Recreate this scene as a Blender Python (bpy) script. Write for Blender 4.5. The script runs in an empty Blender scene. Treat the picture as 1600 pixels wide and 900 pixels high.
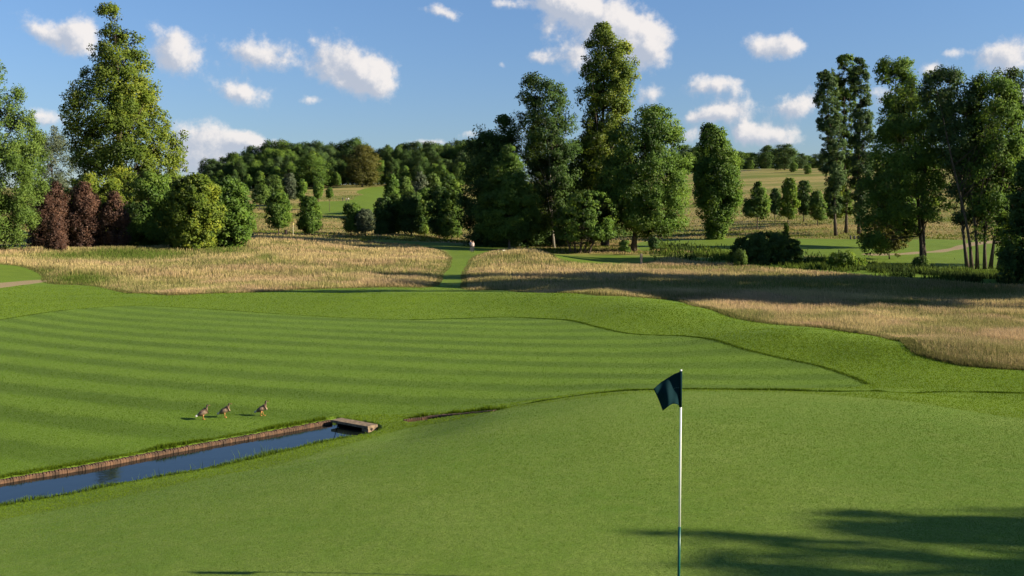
import bpy, math, random
import numpy as np
from mathutils import Vector
random.seed(7)
RNG = np.random.default_rng(7)
SC = bpy.context.scene
COL = SC.collection
F = 1555.6          # focal length in photo pixels (35 mm on a 36 mm wide sensor, 1600 px)
HY = 330.0          # photo row of the eye level
ZC = 6.4            # eye height above the valley floor

# ------------------------------------------------------------------ helpers
def srgb(r, g, b):
    f = lambda c: (c/255/12.92) if c/255 <= .04045 else ((c/255+.055)/1.055)**2.4
    return (f(r), f(g), f(b))

def mesh_np(name, V, Fc, mat=None, attrs=None, smooth=False):
    """one mesh datablock from numpy arrays; Fc is (n,3) or (n,4)"""
    V = np.asarray(V, dtype=np.float32); Fc = np.asarray(Fc, dtype=np.int32)
    me = bpy.data.meshes.new(name)
    me.vertices.add(len(V)); me.vertices.foreach_set('co', V.ravel())
    k = Fc.shape[1]
    me.loops.add(Fc.size); me.loops.foreach_set('vertex_index', Fc.ravel())
    me.polygons.add(len(Fc))
    me.polygons.foreach_set('loop_start', np.arange(0, Fc.size, k, dtype=np.int32))
    try: me.polygons.foreach_set('loop_total', np.full(len(Fc), k, dtype=np.int32))
    except Exception: pass
    me.polygons.foreach_set('use_smooth', np.full(len(Fc), smooth, dtype=bool))
    for nm, (typ, arr) in (attrs or {}).items():
        a = me.attributes.new(nm, typ, 'POINT')
        arr = np.asarray(arr, dtype=np.float32)
        a.data.foreach_set({'FLOAT': 'value', 'FLOAT_VECTOR': 'vector', 'FLOAT_COLOR': 'color'}[typ], arr.ravel())
    if mat: me.materials.append(mat)
    me.update(calc_edges=True)
    return me

def link(name, me, parent=None, loc=None):
    o = bpy.data.objects.new(name, me); COL.objects.link(o)
    if parent is not None: o.parent = parent
    if loc is not None: o.location = loc
    return o

def tag(o, label=None, cat=None, group=None, kind=None):
    if label: o['label'] = label
    if cat: o['category'] = cat
    if group: o['group'] = group
    if kind: o['kind'] = kind
    return o

def empty(name, loc, rz=0):
    o = bpy.data.objects.new(name, None); COL.objects.link(o)
    o.location = loc; o.rotation_euler = (0, 0, rz); o.empty_display_size = .3
    return o

def copy_tree(o, parent=None):
    c = o.copy(); COL.objects.link(c)
    if parent is not None: c.parent = parent
    for ch in list(o.children): copy_tree(ch, c)
    return c

class MB:
    """collects boxes, tubes and lathes into one mesh"""
    def __init__(s): s.v = []; s.f = []
    def box(s, c, size, rz=0, top=1.0):
        b = len(s.v); cx, cy, cz = c; a, d, h = [q/2 for q in size]; co, si = math.cos(rz), math.sin(rz)
        for z, k in ((-h, 1), (h, top)):
            for x, y in ((-a, -d), (a, -d), (a, d), (-a, d)):
                x *= k; y *= k
                s.v.append((cx+x*co-y*si, cy+x*si+y*co, cz+z))
        s.f += [tuple(b+i for i in q) for q in ((3,2,1,0),(4,5,6,7),(0,1,5,4),(1,2,6,5),(2,3,7,6),(3,0,4,7))]
    def tube(s, pts, rad, n=8, cap=True):
        P = [Vector(p) for p in pts]; b = len(s.v)
        ref = Vector((0.31, 0.95, 0.05)).normalized()
        for i, p in enumerate(P):
            t = (P[min(i+1, len(P)-1)]-P[max(i-1, 0)]).normalized()
            u = t.cross(ref)
            if u.length < .05: u = t.cross(Vector((1, 0, 0)))
            u.normalize(); w = t.cross(u)
            r = rad[i] if hasattr(rad, '__len__') else rad
            for k in range(n):
                a = 2*math.pi*k/n
                s.v.append(tuple(p+u*(r*math.cos(a))+w*(r*math.sin(a))))
        for i in range(len(P)-1):
            for k in range(n):
                s.f.append((b+i*n+k, b+i*n+(k+1) % n, b+(i+1)*n+(k+1) % n, b+(i+1)*n+k))
        if cap:
            s.f.append(tuple(b+k for k in reversed(range(n))))
            e = b+(len(P)-1)*n; s.f.append(tuple(e+k for k in range(n)))
    def build(s, name, mat, parent=None, smooth=False, loc=None):
        me = bpy.data.meshes.new(name); me.from_pydata(s.v, [], s.f)
        if smooth: me.polygons.foreach_set('use_smooth', [True]*len(me.polygons))
        me.materials.append(mat); me.update()
        return link(name, me, parent, loc)

# ------------------------------------------------------------------ node helpers
def new_mat(name):
    m = bpy.data.materials.new(name); m.use_nodes = True
    nt = m.node_tree; nt.nodes.clear()
    out = nt.nodes.new('ShaderNodeOutputMaterial')
    return m, nt, out

class N:
    """terse node-tree builder"""
    def __init__(s, nt): s.nt = nt
    def __call__(s, typ, **kw):
        n = s.nt.nodes.new(typ)
        ins = kw.pop('ins', {})
        for k, v in kw.items(): setattr(n, k, v)
        for k, v in ins.items(): s.set(n.inputs[k], v)
        return n
    def set(s, sock, v):
        if isinstance(v, bpy.types.NodeSocket): s.nt.links.new(v, sock)
        elif isinstance(v, tuple) and len(v) == 3 and sock.type == 'RGBA': sock.default_value = (*v, 1)
        else: sock.default_value = v
    def math(s, op, a, b=None, c=None, clamp=False):
        n = s.nt.nodes.new('ShaderNodeMath'); n.operation = op; n.use_clamp = clamp
        s.set(n.inputs[0], a)
        if b is not None: s.set(n.inputs[1], b)
        if c is not None: s.set(n.inputs[2], c)
        return n.outputs[0]
    def vmath(s, op, a, b=None, out=0):
        n = s.nt.nodes.new('ShaderNodeVectorMath'); n.operation = op
        s.set(n.inputs[0], a)
        if b is not None: s.set(n.inputs['Scale' if op == 'SCALE' else 1], b)
        return n.outputs[out]
    def mix(s, fac, a, b, blend='MIX'):
        n = s.nt.nodes.new('ShaderNodeMix'); n.data_type = 'RGBA'; n.blend_type = blend
        s.set(n.inputs[0], fac); s.set(n.inputs[6], a); s.set(n.inputs[7], b)
        return n.outputs[2]
    def ss(s, v, lo, hi, a=0.0, b=1.0):
        n = s.nt.nodes.new('ShaderNodeMapRange'); n.interpolation_type = 'SMOOTHSTEP'
        for i, q in enumerate((v, lo, hi, a, b)): s.set(n.inputs[i], q)
        return n.outputs[0]
    def attr(s, name, out='Fac'):
        n = s.nt.nodes.new('ShaderNodeAttribute'); n.attribute_name = name
        return n.outputs[out]
    def noise(s, vec, scale, detail=3, rough=.55, out='Fac', dist=0):
        n = s.nt.nodes.new('ShaderNodeTexNoise')
        s.set(n.inputs['Vector'], vec); s.set(n.inputs['Scale'], scale)
        n.inputs['Detail'].default_value = detail; n.inputs['Roughness'].default_value = rough
        n.inputs['Distortion'].default_value = dist
        return n.outputs[out]

def simple_mat(name, col, rough=.7, col2=None, scale=8, bump=0.0, spec=.3, metal=0):
    m, nt, out = new_mat(name); n = N(nt)
    p = n('ShaderNodeBsdfPrincipled')
    tc = n('ShaderNodeTexCoord').outputs['Object']
    nz = n.noise(tc, scale, 4)
    c = n.mix(n.ss(nz, .35, .65), col, col2 if col2 else tuple(q*.75 for q in col))
    nt.links.new(c, p.inputs['Base Color'])
    p.inputs['Roughness'].default_value = rough; p.inputs['Metallic'].default_value = metal
    p.inputs['Specular IOR Level'].default_value = spec
    if bump:
        b = n('ShaderNodeBump', ins={'Height': nz, 'Strength': bump, 'Distance': .02})
        nt.links.new(b.outputs[0], p.inputs['Normal'])
    nt.links.new(p.outputs[0], out.inputs[0])
    return m

# ------------------------------------------------------------------ terrain
COLS = np.array([-900, -300, 0, 300, 600, 800, 1000, 1200, 1400, 1600, 1900, 2600], float)
TAB = [  # distance : depth below eye level for each column
 (0.1, [3.6]*12),
 (6,   [3.75,3.7,3.68,3.62,3.6,3.58,3.55,3.52,3.5,3.5,3.5,3.5]),
 (10,  [4.1,4.05,3.98,3.85,3.75,3.70,3.68,3.65,3.62,3.6,3.6,3.6]),
 (14,  [4.8,4.65,4.5,4.22,3.98,3.88,3.82,3.8,3.78,3.75,3.7,3.7]),
 (18,  [5.3,5.3,5.22,4.85,4.35,4.08,3.95,3.92,3.92,3.95,4.0,4.0]),
 (20,  [5.35,5.36,5.33,5.22,4.75,4.25,4.05,4.0,4.02,4.15,4.2,4.2]),
 (24,  [5.35,5.36,5.34,5.32,5.29,4.68,4.30,4.28,4.38,4.7,4.8,4.8]),
 (28,  [5.35,5.36,5.35,5.32,5.30,5.25,5.03,5.05,5.07,5.1,5.15,5.2]),
 (34,  [5.3,5.4,5.42,5.42,5.42,5.42,5.4,5.38,5.3,5.35,5.4,5.4]),
 (40,  [5.3,5.45,5.55,5.55,5.55,5.55,5.5,5.3,5.38,5.6,5.6,5.6]),
 (50,  [5.3,5.5,5.72,5.78,5.75,5.75,5.62,5.62,5.9,6.0,6.0,6.0]),
 (60,  [5.3,5.5,5.82,5.98,5.98,5.9,5.62,6.1,6.2,6.3,6.3,6.3]),
 (75,  [5.1,5.4,5.9,6.22,6.15,6.15,6.15,6.35,6.45,6.5,6.5,6.5]),
 (90,  [4.8,5.2,5.8,6.2,6.3,6.35,6.4,6.5,6.55,6.6,6.6,6.6]),
 (110, [4.2,4.6,5.3,5.75,6.2,6.3,6.5,6.6,6.65,6.7,6.7,6.7]),
 (140, [3.4,3.9,4.7,5.2,6.0,6.2,6.4,6.5,6.55,6.6,6.6,6.6]),
 (170, [2.6,3.1,4.0,4.8,5.9,6.3,6.3,6.1,6.0,6.0,6.0,6.0]),
 (200, [1.5,2.2,3.2,4.3,5.6,6.1,5.9,5.4,5.1,5.0,5.0,5.0]),
 (250, [0,0.5,1.5,3.0,4.4,5.0,4.6,3.2,2.4,2.0,2.0,2.0]),
 (320, [-3,-3,-2,0,1.0,1.2,1.0,-1,-2,-2.5,-3,-3]),
 (420, [-9,-9,-8,-7,-8,-7,-7,-9,-11,-12,-12,-12]),
 (520, [-14,-13,-12,-11,-14,-14,-16,-20,-21,-21,-21,-21]),
 (640, [-17,-16,-15,-15,-17,-18,-22,-27,-27,-26,-26,-26]),
 (900, [-20,-20,-19,-19,-20,-21,-25,-29,-29,-28,-28,-28]),
 (6000,[-22]*12),
]
TD = np.log(np.array([t[0] for t in TAB])); TH = np.array([t[1] for t in TAB], float)

def pchip(x, y, xi):
    """monotone cubic along axis 0"""
    h = np.diff(x)[:, None]; dl = np.diff(y, axis=0)/h
    m = np.zeros_like(y)
    w1 = 2*h[1:]+h[:-1]; w2 = h[1:]+2*h[:-1]
    ok = dl[1:]*dl[:-1] > 0
    with np.errstate(divide='ignore', invalid='ignore'):
        hm = (w1+w2)/(w1/dl[:-1]+w2/dl[1:])
    m[1:-1] = np.where(ok, hm, 0); m[0] = dl[0]; m[-1] = dl[-1]
    k = np.clip(np.searchsorted(x, xi)-1, 0, len(x)-2)
    t = ((xi-x[k])/h[k, 0])[:, None]; hk = h[k]
    return ((1+2*t)*(1-t)**2*y[k]+t*(1-t)**2*hk*m[k]+t*t*(3-2*t)*y[k+1]+t*t*(t-1)*hk*m[k+1])
GD = np.linspace(TD[0], TD[-1], 900)
GP = np.linspace(COLS[0], COLS[-1], 400)
GRID = pchip(TD, TH, GD)
GRID = pchip(COLS, GRID.T.copy(), GP).T.copy()
# a light blur along the columns takes out creases
for _ in range(6):
    GRID[:, 1:-1] = .25*GRID[:, :-2]+.5*GRID[:, 1:-1]+.25*GRID[:, 2:]
    GRID[1:-1] = .25*GRID[:-2]+.5*GRID[1:-1]+.25*GRID[2:]

MOUNDS = [  # px column, distance, height, radius across, radius along
 (1030, 53, .60, 4.2, 5.2), (720, 66, .70, 9, 4), (880, 61, .62, 5.5, 4), (300, 69, .40, 10, 4), (1250, 41, .45, 3.5, 3.0), (1420, 37, .40, 3.0, 2.2), (560, 62, .25, 6, 5),
 (820, 128, .85, 6.5, 9), (905, 116, .35, 6, 5), (470, 118, .4, 8, 9), (655, 118, .35, 5, 8), (1200, 68, .3, 7, 6),
 (250, 96, .4, 8, 6), (600, 205, .7, 9, 8), (545, 300, 2.0, 14, 14),
]
MXY = [((c-800)/F*d, d, h, rx, ry) for c, d, h, rx, ry in MOUNDS]

def zt0(x, y):
    x = np.asarray(x, float); y = np.asarray(y, float)
    d = np.maximum(np.maximum(y, .35*np.abs(x)), .12)
    px = np.clip(800+F*x/np.maximum(np.where(y > 0, y, .001), .001), COLS[0]+1, COLS[-1]-1)
    px = np.where(y <= 0, np.where(x < 0, COLS[0]+1, COLS[-1]-1), px)
    a = np.clip((np.log(d)-GD[0])/(GD[1]-GD[0]), 0, len(GD)-1.001)
    b = (px-GP[0])/(GP[1]-GP[0])
    i = a.astype(int); j = b.astype(int); a = a-i; b = b-j
    H = GRID[i, j]*(1-a)*(1-b)+GRID[i+1, j]*a*(1-b)+GRID[i, j+1]*(1-a)*b+GRID[i+1, j+1]*a*b
    z = ZC-H
    for mx, my, h, rx, ry in MXY:
        z = z+h*np.exp(-((x-mx)/rx)**2-((y-my)/ry)**2)
    far = np.clip((d-30)/60, 0, 1)
    z = z+far*(.10*np.sin(x*.21+y*.05+1)+.08*np.sin(y*.17-x*.08)+.05*np.sin(x*.5+.3*y))
    return z

DM = np.exp(np.linspace(math.log(3), math.log(1500), 5000))
def hit(px, py):
    """first point of the ground seen at photo pixel px, py"""
    x = (px-800)/F*DM; zr = ZC-(py-HY)/F*DM
    below = np.nonzero(zr <= zt0(x, DM))[0]
    k = below[0] if len(below) else len(DM)-1
    return (x[k], DM[k])
def hits(pts): return np.array([hit(*p) for p in pts])

def at(px, d):
    """ground point in photo column px at distance d"""
    x = (px-800)/F*d
    return Vector((x, d, float(zt(np.array([x]), np.array([d]))[0])))

def smooth_poly(P, closed=True, n=4):
    P = np.asarray(P, float); out = []; m = len(P)
    rng = range(m) if closed else range(m-1)
    for i in rng:
        if closed: a, b, c, d = P[(i-1) % m], P[i], P[(i+1) % m], P[(i+2) % m]
        else: a, b, c, d = P[max(i-1, 0)], P[i], P[i+1], P[min(i+2, m-1)]
        for k in range(n):
            t = k/n
            out.append(.5*(2*b+(c-a)*t+(2*a-5*b+4*c-d)*t*t+(3*b-a-3*c+d)*t**3))
    if not closed: out.append(P[-1])
    return np.array(out)

def sdist(poly, x, y):
    """signed distance, positive inside"""
    D = np.full(x.shape, 1e18); inside = np.zeros(x.shape, bool)
    A = poly; B = np.roll(poly, -1, axis=0)
    for (ax, ay), (bx, by) in zip(A, B):
        ex, ey = bx-ax, by-ay; L = ex*ex+ey*ey+1e-12
        t = np.clip(((x-ax)*ex+(y-ay)*ey)/L, 0, 1)
        D = np.minimum(D, (x-ax-t*ex)**2+(y-ay-t*ey)**2)
        if ay != by:
            c = (ay > y) != (by > y)
            inside ^= c & (x < (bx-ax)*(y-ay)/(by-ay)+ax)
    D = np.sqrt(D)
    return np.where(inside, D, -D)

# zone outlines, traced in the photo and dropped on the ground
def hp(pts, n=4): return smooth_poly(hits(pts), True, n)
Z_GREEN = hp([(-260,1000),(-120,880),(0,812),(200,775),(400,733),(560,690),(640,668),(760,646),(860,629),(950,618),(1060,612),(1200,613),
              (1330,620),(1450,632),(1600,655),(1760,690),(1900,760),(2000,900),(2000,1100),(1600,1500),(1000,1700),(300,1500)])
Z_FAIR = hp([(-420,640),(-300,560),(-120,520),(0,500),(110,484),(215,478),(320,483),(420,490),(540,497),(640,500),(720,498),(800,496),(880,500),
             (930,511),(985,522),(1060,525),(1100,529),(1150,543),(1210,558),(1280,573),(1330,590),(1352,601),(1300,606.5),(1150,606),(1000,607),(900,614),(800,630),
             (720,640),(600,648),(520,651),(400,676),(260,699),(0,745),(-150,780),(-400,760)])
Z_ROUGHL = hp([(72,443),(150,448),(230,459),(300,460.5),(420,456),(520,451),(600,449),(672,449),(690,440),(694,428),(706,410),(700,397),(660,386),(600,383),
               (500,371),(400,366),(300,380),(200,386),(100,388),(-100,392),(-250,400),(-200,412),(0,413),(60,428)])
Z_ROUGHR = hp([(726,453),(722,440),(722,427),(736,404),(760,394),(800,389),(850,390),(872,404),(950,413),(1005,411),(1040,402),(1100,409),(1200,417),
               (1300,427),(1400,435),(1500,443),(1600,448),(1750,452),(1950,500),(1950,600),(1750,588),(1600,579),(1520,574),(1450,560),(1420,546),(1380,528),
               (1300,515),(1230,509),(1170,502),(1120,488),(1060,471),(1000,465),(900,459),(800,455)])
Z_MOWN = [hp(p) for p in (
    [(1000,378),(1080,374),(1250,373),(1400,375),(1600,376),(1800,380),(1800,428),(1560,424),(1480,418),(1400,412),(1300,402),(1250,399),(1130,396),(1040,391),(1000,392)],
    [(876,402),(940,399),(1003,402),(1003,411),(950,413),(890,409)],
    [(590,375),(680,379),(760,383),(812,386),(770,391),(735,402),(722,428),(724,455),(690,455),(694,428),(706,410),(700,394),(660,384),(600,379)],
    [(-200,416),(0,417),(55,428),(68,436),(0,438),(-200,448)],
    [(480,318),(530,314),(580,313),(600,322),(590,334),(540,336),(490,334)],
    [(565,296),(600,291),(625,293),(610,304),(560,303)],
    [(560,306),(610,303),(620,312),(560,313)],
)]
Z_PATH = hp([(-200,462),(-60,452),(0,450),(30,446),(74,440),(76,437),(40,438.5),(0,442),(-60,445),(-200,450)])
Z_PATH2 = hp([(1350,396),(1400,396),(1470,390),(1530,378),(1620,370),(1620,373),(1540,381),(1480,393.5),(1400,398.5),(1350,398.5)])
CH_FAR = smooth_poly(hits([(-330,812),(-150,780),(0,750),(130,728),(260,703),(400,678),(520,656),(531,655),(570,659.5),(589,663.5)]), False, 3)
CH_WALL = smooth_poly(hits([(-330,812),(-150,780),(0,750),(130,728),(260,703),(400,678),(517,656.5)]), False, 3)
CH_NEAR = smooth_poly(hits([(-330,860),(-150,822),(0,789),(120,769),(260,742),(400,714),(500,690),(545,681),(575,675),(595,668)]), False, 3)
Z_CH = np.vstack([CH_FAR+np.array([-.07, .10])*np.linspace(1, .0, len(CH_FAR))[:, None]**.3, CH_NEAR[::-1]])
C2_FAR = smooth_poly(hits([(632,657),(690,649),(740,645),(775,642)]), False, 3)
_dir2 = np.array([.55, -.83])
Z_CH2 = np.vstack([C2_FAR+np.array([-.05, .08]), (C2_FAR+_dir2*np.linspace(.3, .55, len(C2_FAR))[:, None])[::-1]])

def sm(t): t = np.clip(t, 0, 1); return t*t*(3-2*t)
def zt(x, y):
    x = np.asarray(x, float); y = np.asarray(y, float)
    z = zt0(x, y)
    m = (y > 10) & (y < 32) & (np.abs(x) < 30)
    if m.any():
        s1 = sdist(Z_CH, x[m], y[m]); s2 = sdist(Z_CH2, x[m], y[m])
        z = z.copy(); zz = z[m]
        zz = zz-.6*sm((s1+.03)/.16)-.3*sm((s2+.02)/.16)
        z[m] = zz
    return z

# ------------------------------------------------------------------ ground
SUN_AZ, SUN_EL = math.radians(12), math.radians(24)      # azimuth: degrees behind straight right
SUN_DIR = Vector((math.cos(SUN_EL)*math.cos(SUN_AZ), -math.cos(SUN_EL)*math.sin(SUN_AZ), math.sin(SUN_EL)))

def ground_material():
    m, nt, out = new_mat('turf'); n = N(nt)
    tc = n('ShaderNodeTexCoord').outputs['Object']
    flat = n.vmath('MULTIPLY', tc, (1, 1, 0))
    n_big = n.noise(flat, .09, 4); n_mid = n.noise(flat, .55, 4); n_sml = n.noise(flat, 3.2, 4); n_fine = n.noise(flat, 26, 3, .7)
    n_hair = n.noise(flat, 90, 2, .7)
    edge = n.math('MULTIPLY', n.math('SUBTRACT', n_sml, .5), .5)
    # tall-grass soil / rough floor
    semi = n.mix(n.ss(n_mid, .3, .7), (.086, .166, .006), (.130, .216, .008))
    semi = n.mix(n.ss(n_sml, .35, .75), semi, (.102, .158, .010))
    field = n.mix(n.ss(n.noise(n.vmath('MULTIPLY', tc, (.012, .05, 0)), 1.0, 5, .6), .38, .62), (.125, .135, .022), (.34, .235, .095))
    field = n.mix(n.math('MULTIPLY', n.ss(n_mid, .45, .75), .5), field, (.095, .110, .018))
    c = n.mix(n.ss(n.attr('far'), 0, 1), semi, field)
    rough = n.mix(n.ss(n_mid, .35, .65), (.17, .13, .035), (.08, .095, .016))
    c = n.mix(n.ss(n.math('ADD', n.attr('sd_rough'), edge), -.1, .25), c, rough)
    mown = n.mix(n.ss(n_mid, .3, .7), (.088, .148, .007), (.120, .182, .010))
    c = n.mix(n.ss(n.attr('sd_mown'), -.3, .5), c, mown)
    fair = n.mix(n.ss(n_mid, .3, .7), (.096, .178, .010), (.120, .202, .016))
    fair = n.mix(n.math('MULTIPLY', n.ss(n_big, .4, .65), .35), fair, (.118, .195, .018))
    st = n.math('SINE', n.math('ADD', n.math('MULTIPLY', n.attr('stripe'), 2*math.pi), n.math('MULTIPLY', n_mid, 1.5)))
    stf = n.math('MULTIPLY', n.ss(st, -.55, .55), n.ss(n_big, .3, .6, .45, 1.0))
    fair = n.mix(stf, fair, n.mix(.62, fair, (.024, .066, .003)))
    c = n.mix(n.ss(n.math('ADD', n.attr('sd_fair'), n.math('MULTIPLY', edge, .3)), -.05, .08), c, fair)
    collar = n.mix(n.ss(n_sml, .3, .7), (.092, .155, .007), (.118, .185, .010))
    c = n.mix(n.ss(n.math('ADD', n.attr('sd_collar'), n.math('MULTIPLY', edge, .3)), -.05, .1), c, collar)
    grn = n.mix(n.ss(n_mid, .3, .7), (.118, .196, .018), (.152, .230, .034))
    grn = n.mix(n.math('MULTIPLY', n.ss(n.noise(flat, .22, 3), .40, .62), .75), grn, (.088, .182, .013))
    grn = n.mix(n.ss(n_sml, .3, .75, 0, .45), grn, (.200, .245, .055))
    c = n.mix(n.ss(n.math('ADD', n.attr('sd_green'), n.math('MULTIPLY', edge, .25)), -.05, .22), c, grn)
    dirt = n.mix(n_sml, (.26, .17, .11), (.36, .25, .16))
    c = n.mix(n.ss(n.math('ADD', n.attr('sd_path'), n.math('MULTIPLY', edge, .4)), -.05, .1), c, dirt)
    mud = n.mix(n_sml, (.05, .055, .02), (.03, .025, .012))
    c = n.mix(n.ss(n.attr('sd_water'), .05, .25), c, mud)
    c = n.mix(n.ss(n_fine, .36, .64, .0, .70), c, n.mix(.5, c, (.02, .035, .005)))
    c = n.mix(n.ss(n_hair, .38, .62, .0, .55), c, n.mix(.4, c, (.2, .22, .07)))
    n_m2 = n.noise(n.vmath('MULTIPLY', flat, (1, .7, 0)), 9, 3, .7)
    c = n.mix(n.ss(n_m2, .36, .66, .0, .5), c, n.mix(.45, c, (.03, .06, .006)))
    bh = n.math('ADD', n.math('MULTIPLY', n_fine, .6), n_hair)
    bmp = n('ShaderNodeBump', ins={'Height': bh, 'Strength': .35, 'Distance': .02})
    bmp2 = n('ShaderNodeBump', ins={'Height': n_mid, 'Strength': .25, 'Distance': .10, 'Normal': bmp.outputs[0]})
    p = n('ShaderNodeBsdfPrincipled', ins={'Base Color': c, 'Roughness': .8, 'Specular IOR Level': .08, 'Normal': bmp2.outputs[0],
                                         'Sheen Weight': .05, 'Sheen Roughness': .5})
    nt.links.new(n.mix(.5, c, (.4, .5, .15)), p.inputs['Sheen Tint'])
    nt.links.new(p.outputs[0], out.inputs[0])
    return m
M_TURF = ground_material()

def build_ground():
    th_in = np.arctan((np.arange(-260, 1861, 2.0)-800)/F)
    a0, a1 = th_in[0], th_in[-1]
    th = np.concatenate([np.linspace(-math.pi, a0, 130)[:-1], th_in, np.linspace(a1, math.pi, 130)[1:-1]])
    r = [0.6]
    while r[-1] < 6000:
        d = r[-1]; s = min(max(d*2.2/(F*5.0), .0022), .016) if 6 < d < 700 else .05
        r.append(d*(1+s))
    r = np.array(r)
    nT, nR = len(th), len(r)
    T, R = np.meshgrid(th, r)
    # rings are straight across the view so that near rows stay level; circles elsewhere
    X = R*np.sin(T); Y = R*np.cos(T)
    x = X.ravel(); y = Y.ravel()
    z = zt(x, y)
    V = np.column_stack([x, y, z])
    V = np.vstack([V, [0, 0, float(zt(np.array([0.]), np.array([.1]))[0])]])
    i = np.arange(nR-1)[:, None]*nT; j = np.arange(nT)[None, :]; j2 = (j+1) % nT
    Fq = np.stack([i+j, i+nT+j, i+nT+j2, i+j2], -1).reshape(-1, 4)[:, ::-1]
    vx, vy = V[:, 0], V[:, 1]
    BIG = 60
    def sd(poly):
        lo = poly.min(0)-8; hi = poly.max(0)+8
        out = np.full(len(V), -8.0)
        m = (vx > lo[0]) & (vx < hi[0]) & (vy > lo[1]) & (vy < hi[1])
        out[m] = np.clip(sdist(poly, vx[m], vy[m]), -8, 8)
        return out
    sg = sd(Z_GREEN); sf = sd(Z_FAIR); sr = np.maximum(sd(Z_ROUGHL), sd(Z_ROUGHR))
    smn = np.max([sd(p) for p in Z_MOWN], axis=0); sp = np.maximum(sd(Z_PATH), sd(Z_PATH2)); sw = np.maximum(sd(Z_CH), sd(Z_CH2))
    # collar: a metre-wide band round the putting green, mown with it
    sc_ = sg+1.0
    far = sm((np.hypot(vx, vy)-120)/50)
    M = -.2*vx+.014*np.where(vx < 7, (vx-7)**2*-1, 0)+.0
    stripe = (vy-(-.05*vx)+np.where(vx < 7, -.012*(vx-7)**2, 0))/2.9
    att = {'sd_green': ('FLOAT', sg), 'sd_collar': ('FLOAT', sc_), 'sd_fair': ('FLOAT', sf), 'sd_rough': ('FLOAT', sr), 'sd_mown': ('FLOAT', smn),
           'sd_path': ('FLOAT', sp), 'sd_water': ('FLOAT', sw), 'far': ('FLOAT', far), 'stripe': ('FLOAT', stripe)}
    fm = lambda a: a[Fq].mean(1)
    zone = np.zeros(len(Fq), int)
    zone[fm(sf) > 0] = 1
    zone[fm(sg) > 0] = 2
    zone[fm(sp) > 0] = 3
    names = ['ground', 'fairway', 'putting_green', 'path']
    for k, nm in enumerate(names):
        fq = Fq[zone == k]
        used, inv = np.unique(fq, return_inverse=True)
        me = mesh_np(nm, V[used], inv.reshape(-1, 4), M_TURF, {a: (t, v[used]) for a, (t, v) in att.items()}, True)
        if k == 2:      # the fan under the camera closes the sheet
            pass
        o = link(nm, me); o['kind'] = 'structure'
        tag(o, {'ground': 'rolling grass ground of rough, banks and hillside', 'fairway': 'striped mown fairway beyond the stream',
                'putting_green': 'smooth pale putting green in the foreground', 'path': 'pale sandy track at the edge of the rough'}[nm], nm.replace('_', ' '))
    # small disc under the camera
    ring = V[:nT]; c = V[-1]
    Vd = np.vstack([ring, c]); jj = np.arange(nT)
    me = mesh_np('putting_green', Vd, np.stack([jj, (jj+1) % nT, np.full(nT, nT)], -1)[:, ::-1], M_TURF,
                 {a: (t, np.concatenate([v[:nT], v[-1:]])) for a, (t, v) in att.items()}, True)
    o = link('putting_green', me); tag(o, 'smooth pale putting green in the foreground', 'putting green', kind='structure')
build_ground()

# ------------------------------------------------------------------ vegetation materials
def blade_material():
    m, nt, out = new_mat('grass_blade'); n = N(nt)
    c = n.attr('col', 'Color')
    g = n('ShaderNodeNewGeometry').outputs['Normal']
    nv = n.vmath('NORMALIZE', n.vmath('ADD', n.vmath('SCALE', g, .28), (0, 0, .75)))
    d = n('ShaderNodeBsdfDiffuse', ins={'Color': c, 'Normal': nv})
    t = n('ShaderNodeBsdfTranslucent', ins={'Color': c})
    mx = n('ShaderNodeMixShader', ins={0: .3, 1: d.outputs[0], 2: t.outputs[0]})
    nt.links.new(mx.outputs[0], out.inputs[0])
    return m
M_BLADE = blade_material()

def leaf_material(name, ca, cb, cc, trans=.44):
    """ca dark, cb mid, cc light leaf colours, picked leaf by leaf"""
    m, nt, out = new_mat(name); n = N(nt)
    t = n.attr('tint')
    rnd = n('ShaderNodeObjectInfo').outputs['Random']
    c = n.mix(n.ss(t, 0, .55), ca, cb); c = n.mix(n.ss(t, .5, 1), c, cc)
    c = n.mix(n.math('MULTIPLY', rnd, .25), c, n.mix(1.0, c, (.75, .85, .6), 'MULTIPLY'))
    a = n('ShaderNodeVectorTransform', vector_type='NORMAL', convert_from='OBJECT', convert_to='WORLD')
    nt.links.new(n.attr('nrm', 'Vector'), a.inputs[0])
    g = n('ShaderNodeNewGeometry').outputs['Normal']
    nv = n.vmath('NORMALIZE', n.vmath('ADD', n.vmath('SCALE', g, .32), n.vmath('NORMALIZE', a.outputs[0])))
    d = n('ShaderNodeBsdfDiffuse', ins={'Color': c, 'Normal': nv})
    tr = n('ShaderNodeBsdfTranslucent', ins={'Color': n.mix(.35, c, (.16, .2, .02)), 'Normal': nv})
    mx = n('ShaderNodeMixShader', ins={0: trans, 1: d.outputs[0], 2: tr.outputs[0]})
    gl = n('ShaderNodeBsdfGlossy', ins={'Color': (1, 1, 1), 'Roughness': .6})
    mx2 = n('ShaderNodeMixShader', ins={0: .012, 1: mx.outputs[0], 2: gl.outputs[0]})
    nt.links.new(mx2.outputs[0], out.inputs[0])
    return m
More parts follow.
